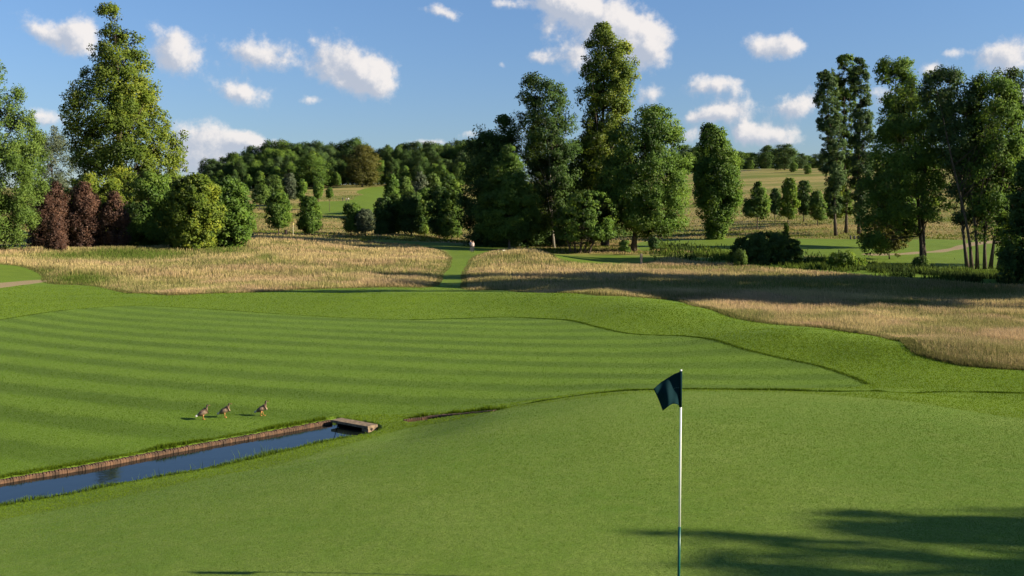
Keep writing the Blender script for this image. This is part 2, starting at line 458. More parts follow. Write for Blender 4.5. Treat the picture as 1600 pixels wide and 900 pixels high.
L = {
 'lime':   leaf_material('leaf_lime',   (0.075, 0.121, 0.014), (0.143, 0.196, 0.020), (0.271, 0.294, 0.027)),
 'mid':    leaf_material('leaf_mid',    (0.060, 0.115, 0.018), (0.105, 0.185, 0.024), (0.186, 0.263, 0.033)),
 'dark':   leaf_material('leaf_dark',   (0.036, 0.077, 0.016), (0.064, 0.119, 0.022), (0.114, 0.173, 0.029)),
 'blue':   leaf_material('leaf_blue',   (0.048, 0.090, 0.030), (0.077, 0.131, 0.040), (0.131, 0.189, 0.051)),
 'grey':   leaf_material('leaf_grey',   (0.066, 0.089, 0.048), (0.110, 0.137, 0.076), (0.176, 0.194, 0.119)),
 'willow': leaf_material('leaf_willow', (0.068, 0.120, 0.020), (0.112, 0.177, 0.029), (0.188, 0.254, 0.050)),
 'copper': leaf_material('leaf_copper', (.040, .020, .014), (.080, .040, .026), (.150, .078, .048), .2),
 'olive':  leaf_material('leaf_olive',  (0.078, 0.081, 0.016), (0.116, 0.109, 0.020), (0.171, 0.147, 0.030)),
 'fresh':  leaf_material('leaf_fresh',  (0.068, 0.131, 0.013), (0.128, 0.208, 0.018), (0.222, 0.293, 0.033)),
}
def bark_material(name, a, b):
    m, nt, out = new_mat(name); n = N(nt)
    tc = n('ShaderNodeTexCoord').outputs['Object']
    nz = n.noise(n.vmath('MULTIPLY', tc, (5, 5, 1.2)), 1.5, 5, .65)
    p = n('ShaderNodeBsdfPrincipled', ins={'Base Color': n.mix(n.ss(nz, .3, .7), a, b), 'Roughness': .9, 'Specular IOR Level': .1})
    b_ = n('ShaderNodeBump', ins={'Height': nz, 'Strength': .6, 'Distance': .06}); nt.links.new(b_.outputs[0], p.inputs['Normal'])
    nt.links.new(p.outputs[0], out.inputs[0]); return m
M_BARK = bark_material('bark', (.045, .035, .026), (.115, .092, .070))
M_BARKP = bark_material('bark_pale', (.13, .115, .09), (.26, .23, .19))

# ------------------------------------------------------------------ trees
def unit(n): 
    v = RNG.normal(size=(n, 3)); return v/np.linalg.norm(v, axis=1)[:, None]

def leaf_cloud(C, R, axis_c, nl, leaf, flat=.85, droop=0.0, tint_c=None, spread=.5):
    """leaf-sized kites spread through clumps; C centres, R radii, axis_c the crown axis point beside each clump"""
    k = len(C); cnt = np.maximum((nl*(R/R.max()*1.35)**1.6).astype(int), 6); idx = np.repeat(np.arange(k), cnt); n = len(idx)
    u = unit(n); rho = RNG.random(n)**spread
    off = u*rho[:, None]*R[idx][:, None]; off[:, 2] *= flat
    if droop: off[:, 2] -= droop*R[idx]*rho**2
    P = C[idx]+off
    out = C-axis_c; out /= (np.linalg.norm(out, axis=1)[:, None]+1e-6)
    nrm = u*.75+out[idx]*1.0+np.array([0, 0, .25]); nrm /= np.linalg.norm(nrm, axis=1)[:, None]
    # leaf plane: random, leaning towards nrm
    ln = nrm+unit(n)*.9; ln /= np.linalg.norm(ln, axis=1)[:, None]
    a = np.cross(ln, unit(n)); a /= (np.linalg.norm(a, axis=1)[:, None]+1e-6)
    b = np.cross(ln, a)
    s = leaf*(.55+.9*RNG.random(n))[:, None]
    V = np.stack([P-a*s*.62, P+b*s*.36+a*s*.05, P+a*s*.62, P-b*s*.36+a*s*.05], 1).reshape(-1, 3)
    tint = np.clip((tint_c[idx] if tint_c is not None else .5)+RNG.normal(0, .14, n), 0, 1)
    return V, np.arange(4*n).reshape(-1, 4), np.repeat(nrm, 4, 0), np.repeat(tint, 4)

def crown_clumps(prof, nc, rc, depth=.9, shell=.45, gap=0.0, seed=0, inset=.5, sep=.47):
    """prof: rows (z, xl, xr) in metres about the trunk base. returns clump centres, radii, axis points"""
    prof = np.array(sorted(prof), float)
    z0, z1 = prof[0, 0], prof[-1, 0]
    zz = np.linspace(z0, z1, 300); xl = np.interp(zz, prof[:, 0], prof[:, 1]); xr = np.interp(zz, prof[:, 0], prof[:, 2])
    w = np.maximum(xr-xl, .1)
    # more clumps than needed, then thinned so they sit apart
    p = w**1.25; p /= p.sum()
    m = nc*5
    k = RNG.choice(300, m, p=p)
    hw = w[k]/2; cx = (xl+xr)[k]/2; z = zz[k]+RNG.normal(0, .01*(z1-z0), m)
    z = np.clip(z, z0, z1)
    R = rc*(.6+.8*RNG.random(m)); R = np.minimum(R, .2+.62*hw)
    R = np.minimum(R, .5*rc+np.maximum(0, (z1-z)*.8))
    an = RNG.random(m)*2*math.pi; rho = RNG.random(m)**shell
    e = np.maximum(hw-R*inset, .02)
    X = cx+np.cos(an)*rho*e; Y = np.sin(an)*rho*e*depth
    Z = np.minimum(z, z1-R*.55); Z = np.maximum(Z, z0+R*.4)
    C = np.column_stack([X, Y, Z]); keep = []
    grid = np.zeros((0, 3)); 
    for i in range(m):
        if len(keep) >= nc: break
        if len(keep):
            q = C[keep]-C[i]
            if (np.einsum('ij,ij->i', q, q) < (sep*(R[keep]+R[i]))**2).any(): continue
        keep.append(i)
    C = C[keep]; R = R[keep]; rho = rho[keep]
    if gap > 0:      # knock holes: drop clumps where a coarse 3-D ripple is low
        f = np.sin(C[:, 0]*2.1/rc+seed)+np.sin(C[:, 1]*1.9/rc+2*seed)+np.sin(C[:, 2]*1.7/rc+seed*.7)
        k2 = f > np.quantile(f, gap); C = C[k2]; R = R[k2]
    A = np.column_stack([np.interp(C[:, 2], zz, (xl+xr)/2), np.zeros(len(C)), C[:, 2]-.25*R])
    return C, R, A

def limb_mesh(base, C, A, r0, stems=1, n_limbs=14, z_first=.3, lean=0.0, ztop=None, wob=.04, spread=.5):
    mb = MB(); top = C[:, 2].max()*.93 if ztop is None else ztop
    for s in range(stems):
        ang = RNG.random()*6.28; off = 0 if stems == 1 else spread*(s-(stems-1)/2)
        x0 = off*.5; pts = []; rad = []
        xt = np.interp(top, np.sort(A[:, 2]), A[np.argsort(A[:, 2]), 0])+off*2.2
        K = 9
        for i in range(K):
            t = i/(K-1)
            pts.append((x0+(xt-x0)*t**1.3+math.sin(t*5+ang)*wob*top*t*(1-t), math.cos(t*4+ang)*wob*top*t*(1-t)+(0 if stems == 1 else .3*((s % 2)-.5)), -.25+(top+.25)*t))
            rad.append((r0/stems**.35)*((1-t)**.9*.93+.05)*(1.45 if i == 0 else 1))
        mb.tube(pts, rad, 9)
        sel = RNG.choice(len(C), min(n_limbs, len(C)), replace=False)
        for k in sel:
            c = C[k]; zs = max(c[2]*(.45+.3*RNG.random()), z_first*top*.55); t = min(max((zs+.25)/(top+.25), 0), .97)
            f = t*(K-1); i = int(f); q = f-i
            p = np.array(pts[i])*(1-q)+np.array(pts[min(i+1, K-1)])*q
            r = max(rad[min(i+1, K-1)]*.45, .02)
            mid = p*.5+c*.5; mid[2] -= .08*np.linalg.norm(c-p)*(1 if c[2] > p[2] else -.5)
            mb.tube([p, mid, c], [r, r*.6, r*.18], 5)
    return mb

def make_tree(name, label, cat, base, prof, mat, nc=160, nl=90, rc=1.3, leaf=.3, depth=.9, shell=.45, gap=0, flat=.85, droop=0.0, r0=.35,
              stems=1, limbs=14, z_first=.3, bark=None, group=None, tvar=.2, sun_bias=.12, spread=.5, lspread=.5, wob=.04, core=True):
    root = empty(name, base); tag(root, label, cat, group)
    # big lobes first, then leaf clumps round the outside of every lobe
    k = 8
    LC, LR, LA = crown_clumps(prof, max(int(nc/k*1.35), 10), rc*1.9, depth, shell, 0, 0, inset=.70, sep=.31)
    ol = LC-LA; ol[:, 2] += .35*LR; ol /= (np.linalg.norm(ol, axis=1)[:, None]+1e-6)
    idx = np.repeat(np.arange(len(LC)), k)
    dv = unit(len(idx))+ol[idx]*.75; dv /= np.linalg.norm(dv, axis=1)[:, None]
    R = np.minimum(rc*(.60+.55*RNG.random(len(idx))), LR[idx]*.75)
    C = LC[idx]+dv*(LR[idx]-R*.55)[:, None]*np.array([1, 1, .92])*(.55+.45*RNG.random(len(idx)))[:, None]
    A = LC[idx]*.65+LA[idx]*.35
    # loose clumps between the lobes, and small sprays that break the outline
    C2, R2, A2 = crown_clumps(prof, int(nc*.34), rc*1.05, depth, shell, 0, 0, inset=.55, sep=.42)
    C3, R3, A3 = crown_clumps(prof, int(nc*.55), rc*.50, depth, .22, 0, 0, inset=.05, sep=.55)
    nL = len(LC); idx = np.concatenate([idx, RNG.integers(0, nL, len(C2)+len(C3))])
    C = np.vstack([C, C2, C3]); R = np.concatenate([R, R2, R3]); A = np.vstack([A, A2, A3])
    if gap > 0:
        sd_ = RNG.random()*6; f = np.sin(C[:, 0]*2.1/rc+sd_)+np.sin(C[:, 1]*1.9/rc+2*sd_)+np.sin(C[:, 2]*1.7/rc+sd_*.7)
        q2 = f > np.quantile(f, min(gap+.06, .6)); C = C[q2]; R = R[q2]; A = A[q2]; idx = idx[q2]
    tc_ = np.clip(.45+RNG.normal(0, tvar, len(LC))[idx]*.8+RNG.normal(0, tvar*.5, len(C)), 0, 1)
    V, Fq, nr, ti = leaf_cloud(C, R, A, int(nl*1.15), leaf*.82, flat, droop, tc_, lspread)
    me = mesh_np('crown', V, Fq, mat, {'nrm': ('FLOAT_VECTOR', nr), 'tint': ('FLOAT', ti)})
    link('crown', me, root)
    tb = limb_mesh(base, C, A, r0, stems, limbs, z_first, spread=spread, wob=wob)
    tb.build('trunk', bark or M_BARK, root, True)
    return root

def pprof(rows, base, d):
    """photo rows (y, xl, xr) to metres about base"""
    return [(ZC-(y-HY)/F*d-base.z, (xl-800)/F*d-base.x, (xr-800)/F*d-base.x) for y, xl, xr in rows]

def ptree(name, label, cat, px, d, rows, mat, **kw):
    b = at(px, d)
    b.z -= .05
    return make_tree(name, label, cat, b, pprof(rows, b, d), L[mat], **kw)

# ------------------------------------------------------------------ the trees one can tell apart
TREES = [
 # name, label, category, px, distance, silhouette, leaves, options
 ('tree', 'soft light green tree at the left edge of the view', 'tree', -45, 122,
  [(95,-40,4),(120,-60,14),(145,-70,32),(180,-80,48),(215,-90,68),(250,-95,76),(285,-95,74),(320,-95,60),(350,-95,56),(375,-90,44),(390,-85,22)], 'willow',
  dict(nc=330, nl=170, rc=1.0, leaf=.22, r0=.4, shell=.4, flat=1.15)),
 ('willow_tree', 'grey green willow far behind the copper shrubs', 'tree', 82, 225,
  [(196,66,92),(215,54,106),(240,48,114),(262,50,116),(290,55,118),(330,55,118)], 'grey', dict(nc=90, nl=120, rc=1.5, leaf=.34, flat=1.2, droop=.4)),
 ('tall_tree', 'very tall tapering tree above the copper shrubs on the left', 'tree', 196, 172,
  [(4,160,178),(20,152,192),(45,149,203),(58,147,226),(75,144,233),(100,134,240),(125,126,247),(140,102,250),(155,95,252),(175,93,256),(195,96,274),
   (215,110,288),(240,115,291),(265,118,290),(300,118,288),(330,125,280)], 'lime', dict(nc=560, nl=125, rc=1.45, leaf=.36, shell=.5, gap=.02, limbs=24, r0=.55)),
 ('shrub', 'yellow green bush rising behind the copper shrubs', 'bush', 135, 153,
  [(272,125,150),(285,104,178),(305,96,198),(340,92,205),(378,95,205)], 'lime', dict(nc=120, nl=110, rc=1.1, leaf=.3, r0=.15)),
 ('shrub', 'green bush between the tall tree and the pale stemmed bush', 'bush', 232, 146,
  [(270,215,255),(285,200,270),(310,192,280),(345,192,282),(392,194,280)], 'mid', dict(nc=150, nl=120, rc=1.1, leaf=.3, r0=.15)),
 ('shrub', 'leafy bush behind the two big bushes below the tall tree', 'bush', 258, 158,
  [(268,240,272),(280,226,300),(305,220,312),(345,222,312),(385,225,305)], 'lime', dict(nc=130, nl=110, rc=1.1, leaf=.3, r0=.15)),
 ('large_shrub', 'big yellow green bush with a pale stem showing at its foot', 'bush', 296, 137,
  [(277,290,320),(288,272,338),(305,262,346),(330,258,350),(355,257,349),(376,261,345),(391,276,328)], 'lime', dict(nc=230, nl=110, rc=.95, leaf=.34, r0=.16, bark='p', stems=3)),
 ('large_shrub', 'rounded green bush at the right end of the left thicket', 'bush', 358, 143,
  [(281,340,368),(293,325,384),(310,318,393),(330,315,399),(352,316,399),(370,320,394),(388,334,378)], 'mid', dict(nc=220, nl=110, rc=1.0, leaf=.34, r0=.16)),
 ('copper_shrub', 'wide copper leaved shrub beside the light green edge tree', 'bush', 76, 136,
  [(288,76,94),(303,62,102),(325,50,108),(350,46,112),(372,46,112),(390,52,108)], 'copper', dict(nc=170, nl=120, rc=.75, leaf=.22, r0=.12, flat=1.3)),
 ('copper_shrub', 'small cone shaped copper shrub in front of the others', 'bush', 85, 124,
  [(336,84,89),(350,77,96),(368,72,101),(385,71,102),(393,76,98)], 'copper', dict(nc=80, nl=110, rc=.5, leaf=.18, r0=.08, flat=1.3)),
 ('copper_shrub', 'tallest copper leaved shrub in the middle of the copper group', 'bush', 133, 138,
  [(286,117,131),(300,110,148),(318,104,159),(345,99,163),(370,100,163),(390,106,158)], 'copper', dict(nc=170, nl=120, rc=.75, leaf=.22, r0=.12, flat=1.3)),
 ('copper_shrub', 'narrow copper shrub next to the dark green bush', 'bush', 178, 138,
  [(300,174,186),(318,164,195),(340,157,199),(368,156,200),(390,162,196)], 'copper', dict(nc=110, nl=120, rc=.7, leaf=.22, r0=.1, flat=1.3)),
 # the left slope
 ('young_tree', 'young tree on a clear stem beside the litter bin', 'tree', 435, 200,
  [(299,426,442),(310,418,450),(325,414,455),(340,413,455),(352,418,450),(356,426,444)], 'mid', dict(nc=95, nl=110, rc=1.0, leaf=.34, r0=.14)),
 ('young_tree', 'rounded dark young tree with leaves down to the ground', 'tree', 484, 204,
  [(309,477,492),(320,468,498),(338,464,502),(352,464,503),(361,470,496)], 'mid', dict(nc=90, nl=110, rc=1.0, leaf=.34, r0=.14)),
 ('young_tree', 'green bushy young tree left of the silvery one', 'tree', 548, 205,
  [(317,540,558),(328,535,566),(345,534,570),(362,537,567)], 'mid', dict(nc=70, nl=110, rc=.9, leaf=.34, r0=.12)),
 ('silver_shrub', 'silvery grey round bush in the middle distance', 'bush', 571, 203,
  [(329,562,578),(338,556,584),(350,554,586),(363,558,582)], 'grey', dict(nc=60, nl=110, rc=.8, leaf=.3, r0=.1)),
 ('young_tree', 'small upright tree on the slope, left of two on clear stems', 'tree', 470, 335,
  [(281,466,475),(292,463,479),(305,464,479),(311,467,476)], 'mid', dict(nc=40, nl=90, rc=1.0, leaf=.5, r0=.14)),
 ('young_tree', 'small upright tree on the slope below the tall wood', 'tree', 497, 330,
  [(284,492,502),(294,489,505),(304,490,505),(309,493,501)], 'mid', dict(nc=40, nl=90, rc=1.0, leaf=.5, r0=.14)),
 ('young_tree', 'smallest cone shaped tree on the upper slope', 'tree', 515, 332,
  [(293,513,517),(300,510,520),(308,510,520)], 'mid', dict(nc=24, nl=80, rc=.8, leaf=.45, r0=.1)),
 ('shrub', 'pale green bush at the left foot of the wood', 'bush', 405, 330,
  [(290,402,414),(298,394,420),(312,392,424),(318,396,420)], 'willow', dict(nc=50, nl=90, rc=1.4, leaf=.5, r0=.15)),
 ('shrub', 'taller pale green bush at the foot of the wood', 'bush', 428, 350,
  [(274,420,436),(284,412,444),(300,410,448),(312,412,446)], 'willow', dict(nc=70, nl=90, rc=1.6, leaf=.5, r0=.15)),
 ('shrub', 'pale pointed bush between the wood and the small upright trees', 'bush', 452, 352,
  [(272,446,458),(284,440,466),(298,440,468),(310,442,466)], 'grey', dict(nc=60, nl=90, rc=1.5, leaf=.5, r0=.15)),
 # the centre clump
 ('dark_tree', 'dark dense tree at the left of the central clump', 'tree', 762, 180,
  [(182,780,800),(198,760,808),(212,742,815),(232,730,818),(262,716,820),(300,710,822),(340,712,820),(372,722,812),(386,730,805)], 'dark', dict(nc=360, nl=110, rc=1.6, leaf=.36, r0=.45, gap=.05)),
 ('tree', 'mid green tree with a thin pale stem in front of the dark one', 'tree', 796, 164,
  [(228,785,803),(245,772,812),(270,764,822),(292,756,836),(315,744,846),(338,736,850),(355,735,846),(372,746,834)], 'mid', dict(nc=330, nl=110, rc=1.15, leaf=.3, r0=.16, bark='p', flat=.7)),
 ('airy_tree', 'loose dark tree with a bare pale trunk showing through its crown', 'tree', 866, 172,
  [(117,828,862),(130,812,878),(150,803,888),(172,802,900),(200,806,908),(230,812,910),(262,815,910),(300,825,910),(335,845,905),(356,850,900)], 'dark', dict(nc=300, nl=100, rc=1.4, leaf=.34, gap=.20, r0=.20, bark='p', limbs=26)),
 ('poplar_tree', 'tallest lumpy tree of the central clump, bright on its right side', 'tree', 945, 176,
  [(38,925,946),(52,920,958),(66,915,985),(85,914,994),(105,904,997),(125,900,997),(142,897,990),(155,903,992),(175,912,985),(200,908,985),(225,905,990),(260,895,1000),(300,890,1005),(350,900,1000)], 'lime', dict(nc=420, nl=120, rc=1.5, leaf=.36, gap=.08, r0=.6, limbs=24)),
 ('spreading_tree', 'broad round tree with a twin trunk at the right of the central clump', 'tree', 990, 157,
  [(168,1012,1042),(182,985,1056),(200,960,1066),(222,946,1072),(250,938,1078),(280,930,1083),(310,928,1083),(332,934,1080),(350,950,1076),(366,1000,1056)], 'mid', dict(nc=520, nl=110, rc=1.25, leaf=.32, gap=.12, r0=.42, stems=2, spread=.5, limbs=24)),
 ('low_tree', 'low spreading tree on several leaning stems beside the small tee', 'tree', 906, 152,
  [(296,898,935),(312,884,956),(330,870,968),(350,862,972),(368,866,962),(376,880,940)], 'mid', dict(nc=230, nl=100, rc=.9, leaf=.28, gap=.15, r0=.3, stems=5, spread=1.3, flat=.6)),
 ('dark_tree', 'dark tree filling the middle of the central clump', 'tree', 925, 186,
  [(215,900,950),(240,880,985),(280,865,1000),(330,865,1000),(370,880,985)], 'dark', dict(nc=220, nl=100, rc=1.7, leaf=.4, r0=.4)),
 ('dark_tree', 'dark tree behind the one with the bare pale trunk', 'tree', 858, 192,
  [(215,830,880),(240,815,900),(290,808,912),(340,808,912),(386,820,905)], 'dark', dict(nc=200, nl=100, rc=1.7, leaf=.4, r0=.3)),
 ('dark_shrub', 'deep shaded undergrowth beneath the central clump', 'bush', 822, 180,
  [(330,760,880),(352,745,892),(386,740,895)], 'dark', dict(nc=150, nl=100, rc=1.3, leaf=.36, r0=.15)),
 # right of the centre
 ('columnar_tree', 'single columnar tree standing on the open slope', 'tree', 1118, 200,
  [(195,1101,1115),(205,1096,1126),(220,1090,1138),(240,1085,1150),(268,1083,1160),(298,1083,1161),(322,1084,1156),(342,1094,1146),(358,1102,1138),(376,1106,1134)], 'mid', dict(nc=330, nl=120, rc=1.35, leaf=.38, r0=.3, shell=.4, flat=1.1)),
 ('young_tree', 'young tree on the hill nearest the columnar tree', 'tree', 1183, 232,
  [(285,1180,1188),(295,1174,1194),(310,1168,1202),(325,1160,1205),(338,1163,1203)], 'mid', dict(nc=80, nl=100, rc=1.0, leaf=.4, r0=.15)),
 ('young_tree', 'small shaded tree between two brighter young trees', 'tree', 1211, 252,
  [(294,1207,1215),(306,1203,1219),(325,1203,1219),(334,1206,1216)], 'dark', dict(nc=45, nl=90, rc=1.0, leaf=.42, r0=.12)),
 ('young_tree', 'fresh green young tree with drooping crown and clear stem', 'tree', 1231, 234,
  [(279,1228,1236),(290,1222,1244),(310,1217,1247),(330,1215,1246),(340,1220,1242)], 'fresh', dict(nc=80, nl=100, rc=.9, leaf=.38, r0=.12, flat=1.2)),
 ('young_tree', 'dark narrow young tree behind the row on the hill', 'tree', 1256, 256,
  [(282,1250,1262),(295,1246,1268),(318,1244,1269),(334,1248,1264)], 'dark', dict(nc=60, nl=90, rc=1.0, leaf=.42, r0=.14)),
 ('young_tree', 'low round young tree on the hill', 'tree', 1277, 238,
  [(300,1271,1284),(312,1265,1291),(328,1262,1294),(342,1264,1292)], 'mid', dict(nc=60, nl=95, rc=.9, leaf=.38, r0=.12)),
 ('young_tree', 'largest young tree of the hillside row, beside the poplars', 'tree', 1304, 245,
  [(278,1300,1311),(290,1292,1317),(312,1288,1322),(332,1288,1322),(340,1293,1318)], 'lime', dict(nc=85, nl=100, rc=1.0, leaf=.4, r0=.15)),
 ('sapling', 'thin sapling standing behind the dark domed bush', 'sapling', 1228, 165,
  [(349,1226,1231),(358,1224,1233),(370,1225,1232)], 'fresh', dict(nc=14, nl=40, rc=.3, leaf=.2, r0=.03, limbs=4)),
 ('poplar_tree', 'slender poplar at the left of a group of three', 'poplar', 1306, 205,
  [(106,1282,1300),(120,1275,1306),(145,1271,1312),(180,1274,1316),(215,1280,1320),(250,1284,1322),(285,1289,1321),(300,1296,1316),(334,1293,1319)], 'blue', dict(nc=330, nl=70, rc=.75, leaf=.34, gap=.12, r0=.3)),
 ('poplar_tree', 'tallest poplar in the middle of a group of three', 'poplar', 1322, 212,
  [(88,1310,1332),(100,1300,1338),(130,1298,1340),(170,1300,1342),(210,1301,1344),(250,1301,1344),(290,1304,1342),(312,1309,1337),(334,1309,1335)], 'mid', dict(nc=330, nl=70, rc=.75, leaf=.34, gap=.12, r0=.3)),
 ('poplar_tree', 'slender poplar at the right of a group of three', 'poplar', 1342, 207,
  [(91,1336,1354),(108,1331,1359),(140,1329,1361),(180,1328,1366),(220,1328,1368),(260,1326,1366),(300,1329,1361),(334,1331,1357)], 'blue', dict(nc=330, nl=70, rc=.75, leaf=.34, gap=.12, r0=.3)),
 ('tall_tree', 'tall bright topped tree rising behind the right hand thicket', 'tree', 1402, 165,
  [(93,1376,1425),(108,1370,1428),(130,1370,1430),(155,1374,1436),(185,1372,1440),(220,1365,1445),(270,1355,1450),(320,1350,1450),(360,1355,1445)], 'mid', dict(nc=300, nl=100, rc=1.4, leaf=.36, gap=.12, r0=.4)),
 ('airy_tree', 'broad shadowy tree with a twin trunk and drooping lower branches', 'tree', 1443, 128,
  [(125,1410,1450),(150,1395,1470),(185,1380,1490),(220,1362,1500),(260,1348,1500),(300,1338,1495),(335,1334,1480),(360,1336,1430),(390,1342,1395)], 'mid', dict(nc=470, nl=85, rc=1.0, leaf=.28, gap=.24, r0=.36, stems=2, spread=.7, limbs=30, flat=.9)),
 ('airy_tree', 'tall feathery tree whose thin leaning trunk stands alone', 'tree', 1512, 118,
  [(110,1450,1500),(130,1440,1525),(160,1440,1535),(200,1450,1540),(245,1465,1540),(290,1480,1535),(330,1490,1530),(352,1492,1525)], 'blue', dict(nc=320, nl=85, rc=.95, leaf=.26, gap=.20, r0=.2, limbs=34, wob=.07)),
 ('airy_tree', 'feathery tree on a sheaf of spreading stems', 'tree', 1538, 116,
  [(118,1520,1560),(140,1515,1590),(180,1510,1600),(225,1508,1600),(270,1505,1595),(310,1505,1585),(350,1510,1570),(375,1520,1560)], 'mid', dict(nc=330, nl=85, rc=.95, leaf=.26, gap=.20, r0=.34, stems=5, spread=1.5, limbs=14)),
 ('airy_tree', 'feathery grey green tree against the sky at the right edge', 'tree', 1590, 122,
  [(106,1560,1610),(125,1540,1650),(165,1530,1680),(210,1535,1690),(260,1545,1690),(320,1550,1690),(370,1560,1680)], 'blue', dict(nc=420, nl=85, rc=.95, leaf=.27, gap=.18, r0=.4, limbs=34)),
 ('low_tree', 'low bushy growth hanging beneath the broad shadowy tree', 'bush', 1390, 137,
  [(345,1345,1415),(362,1340,1422),(380,1344,1420),(398,1352,1412)], 'olive', dict(nc=110, nl=80, rc=.6, leaf=.24, r0=.1, gap=.2)),
 ('low_tree', 'leafy low growth between the sheaf of stems and the dark edge bush', 'bush', 1578, 112,
  [(335,1560,1600),(360,1552,1606),(390,1556,1604),(418,1562,1600)], 'fresh', dict(nc=110, nl=80, rc=.6, leaf=.24, r0=.1, gap=.2)),
 ('dark_shrub', 'tall dark leafy bush closing the right edge', 'bush', 1625, 92,
  [(240,1600,1650),(270,1584,1680),(310,1576,1700),(360,1572,1710),(410,1570,1710),(445,1574,1700)], 'dark', dict(nc=330, nl=130, rc=.85, leaf=.24, r0=.2)),
 ('domed_shrub', 'dark domed bush beside the stream', 'bush', 1197, 126,
  [(364,1185,1215),(370,1160,1234),(380,1146,1248),(395,1141,1253),(410,1144,1252)], 'dark', dict(nc=520, nl=70, rc=.42, leaf=.2, r0=.1, depth=1.0)),
 ('shrub', 'pale weedy shrub at the left foot of the dark domed bush', 'bush', 1156, 118,
  [(391,1151,1162),(400,1145,1168),(412,1147,1167)], 'willow', dict(nc=34, nl=60, rc=.32, leaf=.16, r0=.04, flat=1.4)),
 ('shrub', 'bright green reedy bush right of the dark domed bush', 'bush', 1325, 112,
  [(398,1305,1340),(405,1293,1350),(416,1290,1355),(428,1294,1354)], 'fresh', dict(nc=95, nl=90, rc=.42, leaf=.18, r0=.05, flat=1.5)),
 ('shrub', 'small grey green bush at the foot of the twin trunk', 'bush', 1440, 112,
  [(403,1432,1446),(412,1424,1454),(428,1424,1458)], 'willow', dict(nc=50, nl=80, rc=.36, leaf=.16, r0=.04, flat=1.4)),
 ('shrub', 'bright weedy bush beneath the sheaf of spreading stems', 'bush', 1572, 104,
  [(414,1562,1578),(422,1556,1588),(436,1556,1590)], 'fresh', dict(nc=45, nl=80, rc=.36, leaf=.16, r0=.04, flat=1.4)),
 ('shrub', 'small leafy bush just left of the twin trunked round tree', 'bush', 976, 147,
  [(376,970,982),(384,968,985),(394,969,984)], 'mid', dict(nc=22, nl=60, rc=.4, leaf=.2, r0=.04)),
 ('shrub', 'small dark bush just right of the twin trunked round tree', 'bush', 1021, 148,
  [(372,1015,1029),(380,1012,1032),(387,1015,1029)], 'dark', dict(nc=26, nl=60, rc=.45, leaf=.2, r0=.04)),
]
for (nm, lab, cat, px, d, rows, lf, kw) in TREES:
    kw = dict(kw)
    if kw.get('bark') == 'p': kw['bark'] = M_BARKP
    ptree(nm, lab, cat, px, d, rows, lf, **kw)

# a hedge of planted trees runs back from the central clump; a lighter belt stands behind it
HEDGE = [(600,214,312,368,25),(622,218,306,368,24),(643,212,303,370,25),(664,215,297,371,25),(686,208,290,373,27),(706,204,284,376,26)]
wh = ['leftmost', 'second', 'third', 'fourth', 'fifth', 'rightmost']
for i, (px, d, y0, y1, hw) in enumerate(HEDGE):
    ptree('hedgerow_tree', wh[i]+' dark tree of the planted row behind the tee', 'tree', px, d,
          [(y0-2,px-8,px+8),(y0+8,px-hw*.6,px+hw*.6),(y0+30,px-hw*.75,px+hw*.75),(y0+55,px-hw*.75,px+hw*.75),(y1-8,px-hw*.6,px+hw*.6)],
          'mid' if i % 2 else 'dark', nc=90, nl=100, rc=1.2, leaf=.38, r0=.16, group='planted row of dark trees behind the tee')
BELT = [(612,272,16),(632,276,18),(655,268,20),(676,270,18),(698,266,20)]
for i, (px, y0, hw) in enumerate(BELT):
    ptree('belt_tree', ['leftmost','second','middle','fourth','rightmost'][i]+' lighter tree of the belt above the dark planted row', 'tree', px, 285+6*i,
          [(y0,px-5,px+5),(y0+12,px-hw*.6,px+hw*.6),(y0+30,px-hw*.75,px+hw*.75),(y0+60,px-hw*.7,px+hw*.7)], 'willow' if i % 2 else 'grey' if i == 2 else 'mid',
          nc=80, nl=90, rc=1.5, leaf=.48, r0=.2, group='light belt behind the planted row')

# the wood on the skyline: a few trees built, then copied one by one
def wood_proto(mat, w, h, seed, rc=2.5, conic=0.0):
    w = w*1.35
    prof = [(h*.06, -w*.34, w*.34), (h*.25, -w*.48, w*.46), (h*.5, -w*.5, w*.5), (h*.72, -w*(.46-conic*.25), w*(.47-conic*.25)), (h*.9, -w*(.33-conic*.22), w*(.35-conic*.22)), (h, -w*.14, w*.15)]
    return make_tree('forest_tree', 'x', 'tree', (0, 0, 0), prof, L[mat], nc=110, nl=85, rc=rc, leaf=.60, r0=.4, limbs=10, group='trees of the skyline wood')
PROTO = [wood_proto('dark', 13, 22, 1), wood_proto('blue', 14, 23, 2), wood_proto('mid', 12, 20, 3), wood_proto('dark', 11, 24, 4, 2.0), wood_proto('olive', 13, 23, 5), wood_proto('mid', 10, 17, 6, 1.8, .4)]
used = [False]*len(PROTO)
def place_wood(px, d, ytop, k, label, group, wscale=1.0):
    b = at(px, d); h = [22, 23, 20, 24, 23, 17][k]
    s = (ZC-(ytop-HY)/F*d-b.z)/h
    o = PROTO[k] if not used[k] else copy_tree(PROTO[k])
    used[k] = True
    o.location = (b.x, b.y, b.z-.2); o.rotation_euler = (0, 0, RNG.random()*6.28)
    o.scale = (s*wscale, s*wscale, s)
    tag(o, label, 'tree', group)
def skyline(px):
    return np.interp(px, [300,325,345,372,395,420,445,470,495,520,545,562,585,610,640,670,700,730,770,860,1000,1060], [262,250,247,238,232,226,223,222,222,230,224,221,232,226,222,224,224,216,222,228,232,230])
WG = 'trees of the skyline wood'
WL = {0: 'dark rounded tree in the skyline wood', 1: 'blue green tree in the skyline wood', 2: 'mid green tree in the skyline wood', 3: 'tall dark tree in the skyline wood', 4: 'brownish olive tree in the skyline wood', 5: 'pale pointed tree at the edge of the skyline wood'}
